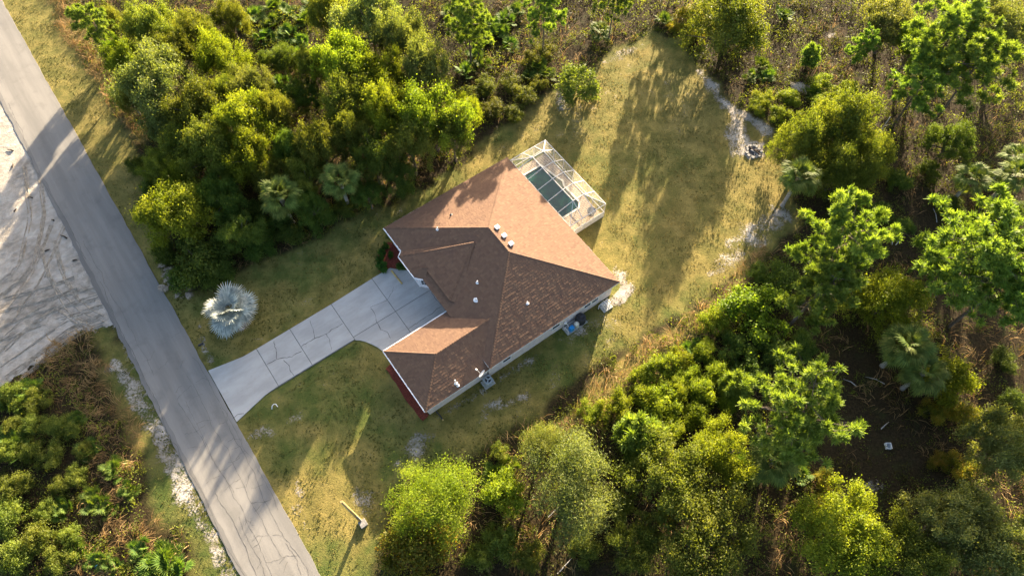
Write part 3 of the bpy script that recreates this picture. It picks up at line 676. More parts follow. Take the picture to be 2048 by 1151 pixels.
# ------------------------------------------------------------------ equipment beside the house and small things
def pad(name, u0, u1, v0, v1, z1, label, cat='slab'):
    o = MB().ubox(u0, u1, v0, v1, -.03, z1).build(name, M['pad'], None, bevel=.02); return tag(o, label, cat)
pad('condenser_pad', 12.75, 14.0, 22.28, 23.28, .08, 'small concrete pad under the grey condenser by the garage wall', 'concrete pad')
ac = empty('air_conditioner', W(13.4, 22.8, .08), 'grey air conditioner condenser on a pad beside the garage wall', 'air conditioner')
def condenser(root, u, v, z, s, h, body, grille, rnd=False):
    m = MB()
    if rnd: m.tube([W(u, v, z), W(u, v, z+h*.9), W(u, v, z+h)], [s*.52, s*.5, s*.42], 18)
    else:
        pts = [(u+a*s/2, v+b*s/2) for a, b in ((-1, -.75), (-.75, -1), (.75, -1), (1, -.75), (1, .75), (.75, 1), (-.75, 1), (-1, .75))]
        m.prism([tuple(W(*p)[:2]) for p in pts], z, z+h)
    m.build('casing', M[body], root)
    c = W(u, v, 0); MB().disc(c, s*.37, z+h+.002, z+h+.03, 22).build('fan_well', M['black'], root)
    ring = MB()
    for i in range(22):
        a, b = 2*math.pi*i/22, 2*math.pi*(i+1)/22
        ring.bar(c+[math.cos(a)*s*.38, math.sin(a)*s*.38, z+h+.02], c+[math.cos(b)*s*.38, math.sin(b)*s*.38, z+h+.02], .05, .05)
    ring.build('grille_ring', M[grille], root)
    for i in range(3):
        a = 2*math.pi*i/3+.4; p = c+[math.cos(a)*s*.2, math.sin(a)*s*.2, z+h+.045]
        MB().box(p, [math.cos(a), math.sin(a), 0], [-math.sin(a), math.cos(a), .25], [0, 0, 1], (s*.3, s*.17, .012)).build('fan_blade', M[grille], root)
    MB().disc(c, s*.08, z+h+.03, z+h+.065, 12).build('hub', M[grille], root)
    for i in range(5): MB().box(W(u, v-s/2-.008, z+.15+i*(h-.25)/4), W(1, 0), W(0, 1), [0, 0, 1], (s*.7, .02, .03)).build('louvre', M[grille], root)
condenser(ac, 13.4, 22.78, .08, .92, .85, 'ac_grey', 'ac_grey')
pad('equipment_pad', 23.45, 26.2, 22.15, 23.2, .09, 'long concrete pad carrying the pool pump equipment by the house wall', 'concrete pad')
hpump = empty('pool_heat_pump', W(25.6, 22.75, .09), 'black round pool heat pump on the equipment pad', 'heat pump')
condenser(hpump, 25.6, 22.75, .09, 1.15, .95, 'black', 'dark_steel', True)
bx_ = empty('blue_chlorinator', W(24.15, 22.45, .09), 'bright blue box shaped unit on the pool equipment pad', 'pool equipment')
MB().ubox(23.88, 24.42, 22.22, 22.68, .09, .75).build('body', M['blue'], bx_, bevel=.04); MB().ubox(23.9, 24.4, 22.24, 22.66, .76, .82).build('lid', M['blue'], bx_, bevel=.03)
ft = empty('pool_filter', W(24.85, 22.5, .09), 'cream round pool filter tank between blue unit and black heat pump', 'pool filter')
MB().tube([W(24.85, 22.5, z) for z in (.09, .2, .7, .85, .92)], [.24, .30, .30, .22, .08], 16).build('tank', M['cream'], ft, True)
MB().disc(W(24.85, 22.5), .31, .5, .56, 16).build('clamp_band', M['alu'], ft); MB().tube([W(24.85, 22.5, .9), W(24.85, 22.5, 1.05)], .06, 8).build('valve_cap', M['pvc'], ft)
pp = empty('pool_pipework', W(23.7, 23.0, .09), 'white pipes and valve standing at the wall end of the equipment pad', 'pipework')
for pts in ([(23.6, 23.15, .1), (23.6, 23.15, 1.0), (23.85, 23.15, 1.0), (23.85, 22.7, 1.0), (23.85, 22.7, .1)], [(23.55, 22.9, .1), (23.55, 22.9, .7), (23.55, 22.25, .7), (23.55, 22.25, .1)], [(24.1, 23.1, .35), (25.1, 23.1, .35), (25.1, 23.1, .1)]):
    MB().tube([W(*p) for p in pts], .035, 8).build('pipe', M['pvc'], pp)
MB().ubox(23.62, 23.92, 23.0, 23.25, 1.0, 1.25).build('valve_box', M['pvc'], pp, bevel=.02)
pad('manifold_pad', 28.35, 29.6, 21.95, 23.0, .09, 'square concrete pad under the tangle of white pipes by the house corner', 'concrete pad')
mf = empty('pipe_manifold', W(29.0, 22.5, .09), 'tangle of white plumbing pipes and valves on a pad by the house corner', 'pipework')
rr = random.Random(12)
for i in range(6):
    u = 28.6+i*.17; h = .45+.12*(i % 3)
    MB().tube([W(u, 22.95, .09), W(u, 22.95, h), W(u, 22.25+.1*(i % 2), h), W(u, 22.25+.1*(i % 2), .09)], .04, 8).build('pipe', M['pvc'], mf)
    MB().tube([W(u, 22.6, h-.02), W(u, 22.6, h+.16)], .06, 8).build('valve', M['pvc'], mf)
MB().tube([W(28.5, 22.75, .62), W(29.6, 22.75, .62)], .045, 8).build('header_pipe', M['pvc'], mf); MB().tube([W(28.1, 22.7, .08), W(28.4, 22.9, .25), W(28.5, 22.95, .3)], .04, 8).build('drain_pipe', M['pvc'], mf)
# utility pole with a service box at its foot
pb = G(721, 1040)
pole = empty('utility_pole', (pb[0], pb[1], -.03), 'tall bare wooden utility pole standing in the front lawn', 'utility pole')
MB().tube([(pb[0], pb[1], -.03), (pb[0]-.02, pb[1], 4), (pb[0], pb[1], 8.6)], [.17, .145, .115], 12).build('shaft', M['pole_wood'], pole, True)
MB().disc(pb, .12, 8.6, 8.63, 12).build('cap', M['pole_wood'], pole); MB().box((pb[0]+.16, pb[1]-.06, 1.3), [1, 0, 0], [0, 1, 0], [0, 0, 1], (.06, .06, 2.6)).build('conduit', M['ac_grey'], pole)
sb_ = G(727, 1047); sx = empty('service_box', (sb_[0], sb_[1], -.03), 'low pale grey service box on the lawn at the foot of the utility pole', 'service box')
ca, sa = W(1, 0), W(0, 1)
MB().box((sb_[0], sb_[1], .12), ca, sa, [0, 0, 1], (.62, .62, .3)).build('body', M['pad'], sx, bevel=.03); MB().box((sb_[0], sb_[1], .30), ca, sa, [0, 0, 1], (.70, .70, .06)).build('lid', M['stone'], sx, bevel=.02)
# timber on the driveway
a, b = G(783, 541, .14), G(804, 567, .14)
tp = tag(MB().tube([a, a+(b-a)*.33, a+(b-a)*.66, b], [.10, .105, .10, .09], 10).build('timber_post', M['timber'], None), 'yellow painted timber post lying on the driveway near the mulch bed', 'post')
# downspout extension
a, b = G(872, 822, .1), G(885, 838, .06)
ds = empty('drain_extension', (a[0], a[1], 0), 'black flexible drain pipe lying on the ground at the garage corner', 'drain pipe')
MB().tube([a, (a+b)/2+[.05, 0, 0], b], .07, 10).build('hose', M['black'], ds); MB().tube([b, b+(b-a)*.12], .085, 10).build('end_cap', M['timber'], ds)
# bent white pipe in the front lawn
c = G(550, 812)
tag(MB().tube([c+[-.28, -.30, 0], c+[-.26, 0, .12], c+[-.12, .18, .16], c+[.08, .20, .14], c+[.3, -.05, .02]], .045, 8).build('bent_pipe', M['pvc'], None, True), 'short bent white plastic pipe lying in the front lawn', 'pipe')
# mailbox by the road
c = G(409, 696); mbx = empty('mailbox', (c[0], c[1], -.03), 'small black mailbox on a post at the road edge by the silver palm', 'mailbox')
MB().tube([(c[0], c[1], -.03), (c[0], c[1], .95)], .045, 8).build('post', M['pole_wood'], mbx)
q = MB()
pr_ = [(-.1, 0), (.1, 0), (.1, .13), (.07, .2), (0, .23), (-.07, .2), (-.1, .13)]
f0 = [np.array([c[0], c[1], .95])+W(-.28, 0)+W(0, y)+[0, 0, z] for y, z in pr_]; f1 = [p+W(.56, 0) for p in f0]
q.face(f0[::-1]).face(f1)
for i in range(7): q.face([f0[i], f0[(i+1) % 7], f1[(i+1) % 7], f1[i]])
q.build('box', M['black'], mbx); MB().box(np.array([c[0], c[1], 1.1])+W(-.1, .12), ca, sa, [0, 0, 1], (.03, .02, .14)).build('flag', M['mulch'], mbx)
# fire pit
c = G(1508, 303); fp = empty('fire_pit', (c[0], c[1], -.03), 'round stone ringed fire pit full of ash and charred logs on the back lawn', 'fire pit')
rr = random.Random(5)
for i in range(13):
    t = 2*math.pi*i/13+rr.gauss(0, .07); s = rr.uniform(.6, 1.4); R_ = .88+rr.gauss(0, .06)
    p = [(c[0]+math.cos(t+k*.20)*(R_+d), c[1]+math.sin(t+k*.20)*(R_+d)) for k, d in ((-1, -.15), (1, -.16), (1.1, .05), (.7, .2*s), (-.6, .22*s), (-1.05, .06))]
    MB().prism(p, -.03, rr.uniform(.06, .22)).build('stone', M['stone'], fp, bevel=.04)
MB().disc(c, .8, -.03, .03, 20).build('ash_bed', M['ash'], fp)
for i in range(8):
    t = rr.uniform(0, 3.14); x, y = rr.uniform(-.45, .45), rr.uniform(-.3, .5); l = rr.uniform(.3, .55)
    MB().tube([(c[0]+x-math.cos(t)*l, c[1]+y-math.sin(t)*l, .08), (c[0]+x+math.cos(t)*l, c[1]+y+math.sin(t)*l, .1+.09*(i % 3))], [.09, .07], 7).build('charred_log', M['char'] if i % 3 else M['twig'], fp)
# litter
c = G(1775, 892); cr = empty('white_crate', (c[0], c[1], 0), 'empty white plastic crate lying in the shaded clearing', 'crate')
for dx, dy, sx_, sy_ in ((-.25, 0, .05, .5), (.25, 0, .05, .5), (0, -.275, .55, .05), (0, .275, .55, .05)): MB().box((c[0]+dx, c[1]+dy, .15), [1, 0, 0], [0, 1, 0], [0, 0, 1], (sx_, sy_, .36)).build('side', M['pvc'], cr)
MB().box((c[0], c[1], 0), [1, 0, 0], [0, 1, 0], [0, 0, 1], (.45, .49, .04)).build('base', M['ac_grey'], cr)
c = G(323, 1092); 
def blob(name, c, r, mat, label, cat, seed=0, fl=1.0):
    bm = bmesh.new(); bmesh.ops.create_icosphere(bm, subdivisions=2, radius=r); rs = np.random.default_rng(seed)
    for v in bm.verts: v.co *= 1+rs.uniform(-.12, .12); v.co.z = v.co.z*fl
    me = bpy.data.meshes.new(name); bm.to_mesh(me); bm.free(); o = link(name, me, None, mat, True); o.location = (c[0], c[1], c[2]+r*fl*.8); return tag(o, label, cat)
blob('plastic_ball', c, .18, M['blue'], 'bright blue plastic ball lying in dry grass beside the sandy verge', 'ball', 1)
blob('crushed_bag', G(195, 1133), .22, M['blue'], 'crumpled blue plastic bag among the palmettos across the road', 'bag', 2, .5)

# mulch beds and their shrubs
def bed(name, pts, z=.05):
    me_ = MB(); n_ = 6; P = []
    for i in range(len(pts)):
        a, b = np.array(pts[i]), np.array(pts[(i+1) % len(pts)])
        for j in range(n_): P.append(tuple(a+(b-a)*j/n_+np.array([rr.gauss(0, .03), rr.gauss(0, .03)])))
    return tag(me_.prism([tuple(W(*p)[:2]) for p in P], -.06, z).build(name, M['mulch'], None), kind='structure')
bed('mulch_bed', [(10.95, 40.95), (12.2, 40.72), (12.9, 40.05), (13.72, 39.3), (14.2, 39.6), (14.24, 43.5), (13.7, 43.75), (13.0, 43.6), (12.2, 43.1), (11.5, 42.2)])
bed('mulch_bed', [(5.55, 30.4), (6.5, 30.55), (6.5, 23.5), (5.6, 23.3), (5.45, 26.5)])

# ------------------------------------------------------------------ vegetation builders
def unit(a): return a/(np.linalg.norm(a, axis=-1, keepdims=True)+1e-9)
def leaf_quads(P, Nn, size, asp, rg, tint):
    """rhombic leaves at P with normals Nn"""
    n = len(P); r = unit(rg.normal(size=(n, 3))); e = unit(np.cross(Nn, r)); f = np.cross(Nn, e)
    s = size*rg.uniform(.7, 1.3, n)[:, None]; e = e*s*.5; f = f*s*.5*asp
    V = np.stack([P-e, P-f, P+e, P+f], 1).reshape(-1, 3); Fa = np.arange(4*n).reshape(n, 4)
    return V, Fa, np.repeat(tint, 4)
def crown_mesh(name, seed, R=1.0, H=.5, nlob=13, nsub=13, nleaf=22000, size=.036, asp=.55, base=.5, lobr=(.24, .42), subr=(.055, .13), tw=.10):
    """broadleaf crown of unit radius: uneven lobes carrying leafy sprays, twiggy ends, gaps between"""
    rg = np.random.default_rng(seed); C = []; rad = []; ct = []
    for i in range(nlob):
        t = i*2.39996+rg.normal(0, .35); k = math.sqrt((i+.4)/nlob)*rg.uniform(.80, 1.08); lr = rg.uniform(*lobr)*(1.12-.35*k)
        lc = np.array([.74*k*math.cos(t), .74*k*math.sin(t), base+H*(math.sqrt(max(0, 1-(.92*k)**2))*rg.uniform(.45, .85))]); lt = rg.normal(.5, .13)
        for j in range(max(4, int(nsub*(lr/.33)**2))):
            d = unit(rg.normal(size=3)+np.array([0, 0, .55])); C.append(lc+d*lr*rg.uniform(.62, 1.12)*np.array([1, 1, .8*H/.5])); rad.append(rg.uniform(*subr)); ct.append(lt+rg.normal(0, .13))
    C = np.array(C); rad = np.array(rad); ct = np.array(ct); wgt = rad**1.7; wgt /= wgt.sum(); idx = rg.choice(len(C), nleaf, p=wgt)
    g = rg.normal(size=(nleaf, 3)); far = rg.random(nleaf) < tw; g[far] *= 1.7
    P = C[idx]+g*(rad[idx]*.62)[:, None]*np.array([1, 1, .75])
    Nn = unit(g*.25+rg.normal(size=(nleaf, 3))*.7+np.array([.12, .38, .55])*0+np.array([0, 0, .45]))
    tint = np.clip(ct[idx]+rg.normal(0, .17, nleaf), 0, 1)
    V, Fa, T = leaf_quads(P, Nn, size, asp, rg, tint)
    return np_mesh(name, V, Fa, {'tint': T}), C
def trunk_mesh(name, C, seed, zb, r=.055, nl=9):
    """tapered trunk from z=0 (tree units) with limbs reaching the clumps"""
    rg = random.Random(seed); m = MB(); top = zb+.25
    m.tube([(0, 0, -.03), (rg.uniform(-.03, .03), rg.uniform(-.03, .03), zb*.5), (0, 0, top)], [r*1.25, r*.9, r*.55], 8)
    for i in rg.sample(range(len(C)), nl):
        c = C[i]; z0 = rg.uniform(zb*.45, zb+.1); mid = (c[0]*.45, c[1]*.45, z0+(c[2]-z0)*.6)
        m.tube([(0, 0, z0), mid, tuple(c)], [r*.5, r*.32, r*.10], 6, False)
    me = bpy.data.meshes.new(name); me.from_pydata(m.v, [], m.f); me.update(); return me
def set_mat(o, mat):
    if not o.data.materials: o.data.materials.append(mat)
    o.material_slots[0].link = 'OBJECT'; o.material_slots[0].material = mat

# broadleaf kinds (unit crown radius; trunk length zb so that the crown floats above it)
KIND = {}
ZB = {'bush': .16, 'oak': .45, 'feather': .42, 'shrub': .10, 'bedshrub': .08}
for k_, (n_, cfg) in {'oak': (8, dict(nleaf=30000, size=.034)),
                      'feather': (4, dict(nleaf=30000, size=.038, asp=.28, nlob=17, subr=(.06, .16), tw=.22)),
                      'bush': (4, dict(nleaf=32000, size=.036, H=.72, nlob=17, lobr=(.26, .42))),
                      'shrub': (8, dict(nleaf=9000, size=.068, nlob=9, nsub=9, H=.72, lobr=(.26, .44), subr=(.08, .19), tw=.16)),
                      'bedshrub': (2, dict(nleaf=1800, size=.16, nlob=6, nsub=5, H=.7, subr=(.14, .24)))}.items():
    KIND[k_] = []
    for i in range(n_):
        me, C = crown_mesh(k_+'_crown', 50*len(KIND)+i, base=ZB[k_], **cfg)
        KIND[k_].append((me, trunk_mesh(k_+'_trunk', C, i, ZB[k_], .045 if k_ != 'shrub' else .03, 14 if k_ != 'bedshrub' else 4)))
VR = random.Random(21)
def broad(kind, px, py, rpx, h, mat, label, group=None, name=None, cat=None):
    """crown centre at photograph pixel (px,py), crown radius rpx pixels, tree height h metres"""
    c = G(px, py, h*(.74 if kind in ('oak', 'feather') else .62)); R = rpx/px_per_m(c); me, tr = VR.choice(KIND[kind])
    zb = {'bush': .92, 'oak': 1.02, 'feather': 1.0, 'shrub': .88, 'bedshrub': .85}[kind]
    o = bpy.data.objects.new(name or {'oak': 'oak_tree', 'bush': 'bushy_tree', 'feather': 'willowy_tree', 'shrub': 'shrub', 'bedshrub': 'bed_shrub'}[kind], None); COL.objects.link(o)
    o.location = (c[0], c[1], -.03); o.rotation_euler = (0, 0, VR.uniform(0, 6.28)); o.scale = (R*VR.uniform(.93, 1.07), R*VR.uniform(.93, 1.07), h/zb)
    tag(o, label, cat or ('tree' if kind in ('oak', 'feather', 'bush') else 'shrub'), group)
    a = bpy.data.objects.new('trunk', tr); b = bpy.data.objects.new('crown', me)
    for q, mt in ((a, M['bark']), (b, L[mat])): COL.objects.link(q); q.parent = o; set_mat(q, mt)
    return o

def pine_mesh(seed, H=11.0, R=3.2, ntw=6, low=.5):
    rg = np.random.default_rng(seed); m = MB(); r = .17
    bx, by = rg.normal(0, .25, 2); ax = lambda z: np.array([bx*(z/H)**2, by*(z/H)**2, z])
    m.tube([ax(z) for z in np.linspace(-.05, H*.97, 9)], list(np.linspace(r, .04, 9)), 8); C = []
    nb = 30
    for i in range(nb):
        f = (i+.5)/nb; z = H*(low+(1-low)*f**.85); ln = R*(.35+.75*math.sin(math.pi*min(1, .25+f*.62)))*rg.uniform(.55, 1.15)
        t = i*2.4+rg.normal(0, .35); up = rg.uniform(.05, .5)+.5*f
        a = ax(z); e = np.array([math.cos(t), math.sin(t), 0]); b = a+e*ln+np.array([0, 0, ln*up*.5]); mid = a+e*ln*.5+np.array([0, 0, ln*up*.12])
        m.tube([a, mid, b], [.05, .035, .015], 5, False); C.append(b)
        for j in range(ntw):
            g = rg.uniform(.45, 1); s = rg.normal(0, .33*ln*.6, 3)*np.array([1, 1, .35]); p = a+(b-a)*g+s+np.array([0, 0, .12]); C.append(p)
            m.tube([a+(b-a)*g*.85, p], [.02, .01], 4, False)
    C.append(ax(H)); C = np.array(C); nn = 95; n = len(C)*nn
    d = rg.normal(size=(n, 3))+np.array([0, 0, .55]); d = unit(d); c = np.repeat(C, nn, 0)+rg.normal(0, .07, (n, 3)); ln = rg.uniform(.28, .52, n)[:, None]
    sd = unit(np.cross(d, rg.normal(size=(n, 3))))*.034
    V = np.stack([c+d*.03-sd, c+d*.03+sd, c+d*ln+sd*.5, c+d*ln-sd*.5], 1).reshape(-1, 3)
    T = np.repeat(np.clip(np.repeat(rg.normal(.5, .2, len(C)), nn)+rg.normal(0, .15, n), 0, 1), 4)
    tm = bpy.data.meshes.new('pine_trunk'); tm.from_pydata(m.v, [], m.f); tm.update()
    return np_mesh('pine_crown', V, np.arange(4*n).reshape(n, 4), {'tint': T}), tm, H
PINES = [pine_mesh(s, 11, r, 6, lo) for s, r, lo in ((1, 3.0, .42), (2, 3.4, .50), (3, 2.6, .38), (4, 3.2, .55))]+[pine_mesh(9, 3.0, 1.0, 2, .08)]
def pine(px, py, h, k, label, spread=1.0, group=None, frac=.80, rot=None):
    c = G(px, py, h*frac); cm, tm, H = PINES[k]; o = bpy.data.objects.new('pine_tree', None); COL.objects.link(o)
    o.location = (c[0], c[1], -.03); s = h/H; o.scale = (s*spread, s*spread, s); o.rotation_euler = (0, 0, VR.uniform(0, 6.28) if rot is None else rot)
    tag(o, label, 'pine tree', group)
    for nm, me, mt in (('trunk', tm, M['bark']), ('crown', cm, L['pine'])):
        q = bpy.data.objects.new(nm, me); COL.objects.link(q); q.parent = o; set_mat(q, mt)
    return o

def frond_mesh(seed, stem=1.0, fan=1.0, nl=22, spread=2.2, wl_=.075, droop=.5, fold=.35):
    """costapalmate fan leaf: petiole along +x from the origin, leaflets spread at its end, hub curving down"""
    rg = np.random.default_rng(seed); V = []; Fa = []; T = []
    def quad(a, b, c, d, t): i = len(V); V.extend([a, b, c, d]); Fa.append((i, i+1, i+2, i+3)); T.extend([t]*4)
    p0, p1 = np.zeros(3), np.array([stem, 0, .10*stem]); w_ = np.array([0, .022, 0])
    quad(p0-w_, p0+w_, p1+w_*.6, p1-w_*.6, .7)
    for i in range(nl):
        s = (i/(nl-1)-.5)*2; a = s*spread/2*1.05; ln = fan*(1-.30*abs(s)**2)*rg.uniform(.92, 1.08)
        d = np.array([math.cos(a), math.sin(a), fold*abs(s)*.35]); d /= np.linalg.norm(d); sd = np.array([-math.sin(a), math.cos(a), .25*(1 if i % 2 else -1)])*wl_*fan
        o_ = p1+np.array([.12*fan*(1-abs(s)), 0, 0]); m1 = o_+d*ln*.55+np.array([0, 0, -.06*droop*ln]); m2 = o_+d*ln+np.array([0, 0, -.42*droop*ln*rg.uniform(.6, 1.4)])
        t = float(np.clip(rg.normal(.5, .2), 0, 1)); quad(o_-sd*.45, o_+sd*.45, m1+sd*.8, m1-sd*.8, t); quad(m1-sd*.8, m1+sd*.8, m2+sd*.10, m2-sd*.10, min(1, t+.15))
    return np_mesh('frond', np.array(V), np.array(Fa), {'tint': np.array(T)})
FR = {'cab': [frond_mesh(s, .95, 1.05, 22, 2.5, .060, .9) for s in range(3)], 'bis': [frond_mesh(20+s, .95, 1.0, 26, 4.3, .070, .35, .6) for s in range(3)],
      'saw': [frond_mesh(40+s, .45, .55, 14, 2.9, .085, .35) for s in range(3)]}
def palm(px, py, h, label, kind='cab', nfr=30, scale=1.0, mat='palm', name='cabbage_palm', group=None, cat='palm', lean=(0, 0), dead=0, emax=80, emin=-38, bark='pale_bark'):
    c = G(px, py, h); rs = random.Random(int(px*7+py)); base = np.array([c[0]-lean[0], c[1]-lean[1], -.03])
    o = empty(name, base, label, cat, group)
    if h > .8:
        m = MB(); n = 12
        pts = [np.array([c[0]-lean[0]*(1-(i/n)**.8), c[1]-lean[1]*(1-(i/n)**.8), -.03+h*i/n]) for i in range(n+1)]
        m.tube(pts, [(.19+.02*(i % 2)+(.08 if i == 0 else 0)+(.05 if i > n-3 else 0))*scale**.5 for i in range(n+1)], 9); m.build('trunk', M[bark], o)
    for i in range(nfr):
        f = (i+.5)/nfr; el = RAD(emax+(emin-emax)*f**.85+rs.gauss(0, 6)); az = i*2.39996+rs.gauss(0, .15); s = scale*rs.uniform(.85, 1.1)*(.72+.3*min(1, f*2.2))
        q = bpy.data.objects.new('frond', rs.choice(FR[kind])); COL.objects.link(q); q.parent = o
        q.location = (c[0]-base[0], c[1]-base[1], h+.03-base[2]-.03+.12*(1-f)); q.rotation_mode = 'XYZ'
        q.rotation_euler = (rs.gauss(0, .25), -el, az); q.scale = (s, s, s)
        set_mat(q, M['frond_dead'] if i >= nfr-dead else L[mat])
    return o
def palmetto_mesh(seed, n=22):
    rg = random.Random(seed); V = []; Fa = []; T = []
    for i in range(n):
        me = FR['saw'][i % 3]; az = i*2.39996+rg.gauss(0, .3); el = RAD(rg.uniform(5, 75)); s = rg.uniform(.75, 1.15)
        X = Matrix.Translation((rg.gauss(0, .22), rg.gauss(0, .22), .05)) @ Matrix.Rotation(az, 4, 'Z') @ Matrix.Rotation(-el, 4, 'Y') @ Matrix.Rotation(rg.gauss(0, .3), 4, 'X') @ Matrix.Scale(s, 4)
        b = len(V); V += [tuple(X @ v.co) for v in me.vertices]; Fa += [tuple(b+k2 for k2 in p.vertices) for p in me.polygons]
        tn = rg.gauss(0, .15); T += [min(1, max(0, a.value+tn)) for a in me.attributes['tint'].data]
    return np_mesh('palmetto', np.array(V), np.array(Fa), {'tint': np.array(T)})
SAW = [palmetto_mesh(s) for s in range(4)]
def palmetto(px, py, s, label, group=None, mat='palmetto'):
    c = G(px, py, .5*s); o = bpy.data.objects.new('palmetto_shrub', VR.choice(SAW)); COL.objects.link(o)
    o.location = (c[0], c[1], -.03); o.scale = (s, s, s*.9); o.rotation_euler = (0, 0, VR.uniform(0, 6.28)); set_mat(o, L[mat]); return tag(o, label, 'palmetto', group)

# ------------------------------------------------------------------ the trees
LM = [((150, 60), 'near the leaning verge pine'), ((250, 210), 'beside the tan grass of the road verge'), ((232, 98), 'under the small lime green tree top'), ((540, 40), 'beside the palmetto hollow'),
      ((580, 110), 'overhanging the middle of the palmetto hollow'), ((560, 392), 'around the cabbage palm nearest the driveway'), ((680, 362), 'around the cabbage palm nearest the house'), ((935, 60), 'beside the tall bare trunked pine'),
      ((980, 210), 'next to the low brush of the back lawn'), ((900, 330), 'over the grass strip beside the house'), ((350, 425), 'behind the broad sunlit tree at the road'), ((420, 180), 'in the thick of the wood by the road'), ((760, 180), 'in the thick of the wood behind the house'),
      ((460, 520), 'behind the silver palm'), ((700, 20), 'at the back of the wood above the house')]
WN = {'o': 'olive green oak', 'y': 'yellow green leafy tree', 'g': 'grey green oak', 'd': 'dark green tree'}; WC = {}; WT = []
def wood_label(px, py, r, mt):
    sz = 'large' if r >= 68 else 'small' if r < 50 else 'mid sized'
    return sz+' '+WN[mt]+' '+min(LM, key=lambda a: math.hypot(a[0][0]-px, a[0][1]-py))[1]
for px, py, r, h, mt in [(300, 160, 98, 8.0, 'g'), (395, 215, 70, 7.2, 'o'), (432, 110, 62, 7.0, 'y'), (495, 165, 52, 6.6, 'g'), (250, 120, 48, 6.0, 'y'), (390, 60, 55, 6.2, 'o'), (300, 50, 58, 6.4, 'o'),
                         (420, 290, 70, 6.6, 'o'), (490, 240, 72, 7.4, 'y'), (548, 225, 45, 6.6, 'o'), (500, 310, 62, 6.8, 'y'), (360, 290, 56, 5.6, 'o'), (440, 390, 60, 5.0, 'd'),
                         (735, 35, 88, 8.2, 'g'), (655, 25, 52, 7.2, 'o'), (685, 120, 72, 8.0, 'y'), (800, 70, 60, 8.0, 'g'), (845, 130, 62, 8.0, 'g'), (760, 150, 62, 7.6, 'y'), (690, 200, 66, 7.6, 'o'),
                         (770, 220, 70, 7.4, 'y'), (865, 225, 85, 7.8, 'y'), (820, 285, 66, 6.6, 'o'), (905, 260, 52, 6.4, 'o'), (640, 285, 58, 6.6, 'o'), (745, 310, 60, 6.0, 'd'), (580, 300, 48, 5.4, 'd'),
                         (318, 325, 46, 4.6, 'o'), (350, 345, 40, 4.4, 'y'), (255, 190, 40, 4.2, 'o'), (330, 235, 48, 5.2, 'g'), (455, 340, 50, 5.0, 'o'), (540, 350, 44, 4.6, 'o'), (610, 350, 46, 5.0, 'o'), (700, 270, 50, 6.4, 'o'), (930, 215, 40, 5.0, 'y'), (620, 130, 40, 5.6, 'o'), (450, 180, 46, 6.4, 'o'), (345, 105, 50, 6.8, 'o'), (455, 30, 44, 5.4, 'o'), (225, 40, 34, 4.4, 'o'), (560, 120, 50, 4.0, 'd'), (600, 190, 50, 4.2, 'd'), (800, 350, 48, 4.2, 'd'), (620, 410, 42, 4.0, 'd'), (480, 460, 58, 3.8, 'd'), (735, 385, 42, 3.4, 'd')]:
    broad('oak', px, py, r, h*1.22, {'o': 'olive', 'y': 'yellow', 'g': 'grey', 'd': 'dark'}[mt], wood_label(px, py, r, mt), 'trees of the wood between road and back lawn')
broad('bush', 350, 425, 90, 7.4, 'yellow', 'broad sunlit yellow green tree overhanging the road edge near the silver palm', name='broadleaf_tree')
broad('shrub', 400, 520, 72, 3.4, 'dark', 'dense dark green shrub spilling from the wood behind the silver palm')
broad('oak', 232, 98, 26, 6.2, 'bright', 'small bright lime green tree top at the road side of the wood', name='lime_tree')
broad('shrub', 1158, 168, 54, 3.0, 'olive', 'large rounded olive shrub at the sandy edge of the back lawn')
broad('bush', 1462, 45, 96, 7.6, 'olive', 'large dark olive tree behind the tip of the back lawn')
broad('oak', 1785, 45, 72, 7.0, 'grey', 'feathery grey green oak beside the bright lime tree')
broad('oak', 2015, 45, 70, 7.2, 'grey', 'grey green oak behind the big cluster of pines')
broad('oak', 1835, 85, 58, 7.6, 'bright', 'bright lime green tree standing among the big pines', name='lime_tree')
for px, py, r, h, t in [(1605, 285, 62, 6.0, 'olive oak leaning over the lawn beside the fire pit'), (1690, 250, 72, 7.0, 'tallest olive oak of the clump behind the fire pit'),
                        (1735, 325, 58, 6.4, 'olive oak with pale dead snag poking from its side'), (1670, 345, 60, 5.8, 'olive oak just behind the leaning cabbage palm')]:
    broad('bush', px, py, r*1.04, h*1.12, 'olive', t)
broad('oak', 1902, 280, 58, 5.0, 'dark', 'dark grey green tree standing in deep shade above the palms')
broad('bush', 1775, 600, 86, 5.6, 'yellow', 'yellow leaved bushy tree between the tall pine and the twin palms')
broad('shrub', 1512, 625, 74, 3.2, 'bright', 'mound of bright green vines beside the tan grass bank', name='vine_mound')
broad('shrub', 1900, 760, 60, 3.6, 'yellow', 'loose yellow green shrub at the foot of the twin palms')
broad('feather', 868, 1000, 112, 6.6, 'yellow', 'feathery yellow green tree at the lawn corner by the utility pole')
broad('shrub', 830, 1080, 92, 4.2, 'rust', 'rusty orange leaved shrub under the feathery tree by the utility pole')
broad('feather', 1140, 960, 118, 7.4, 'grey', 'feathery grey green tree beside the tan grass at the lawn edge')
broad('feather', 1085, 885, 50, 6.0, 'grey', 'slender pale topped tree leaning toward the house side lawn')
broad('shrub', 1010, 985, 56, 4.0, 'yellow', 'yellow leaved shrub between the two feathery trees')
broad('oak', 1345, 940, 108, 7.6, 'olive', 'large olive oak just below the round pine')
broad('oak', 1445, 905, 76, 6.6, 'yellow', 'yellow green oak beside the dark cabbage palm')
broad('oak', 1405, 1070, 132, 7.6, 'olive', 'broad spreading olive oak in the lower wood by the pale trail')
broad('oak', 1270, 1085, 72, 5.4, 'olive', 'dark olive oak squeezed between feathery tree and broad oak')
broad('oak', 1690, 1065, 124, 8.0, 'yellow', 'large yellow green oak below the shaded clearing')
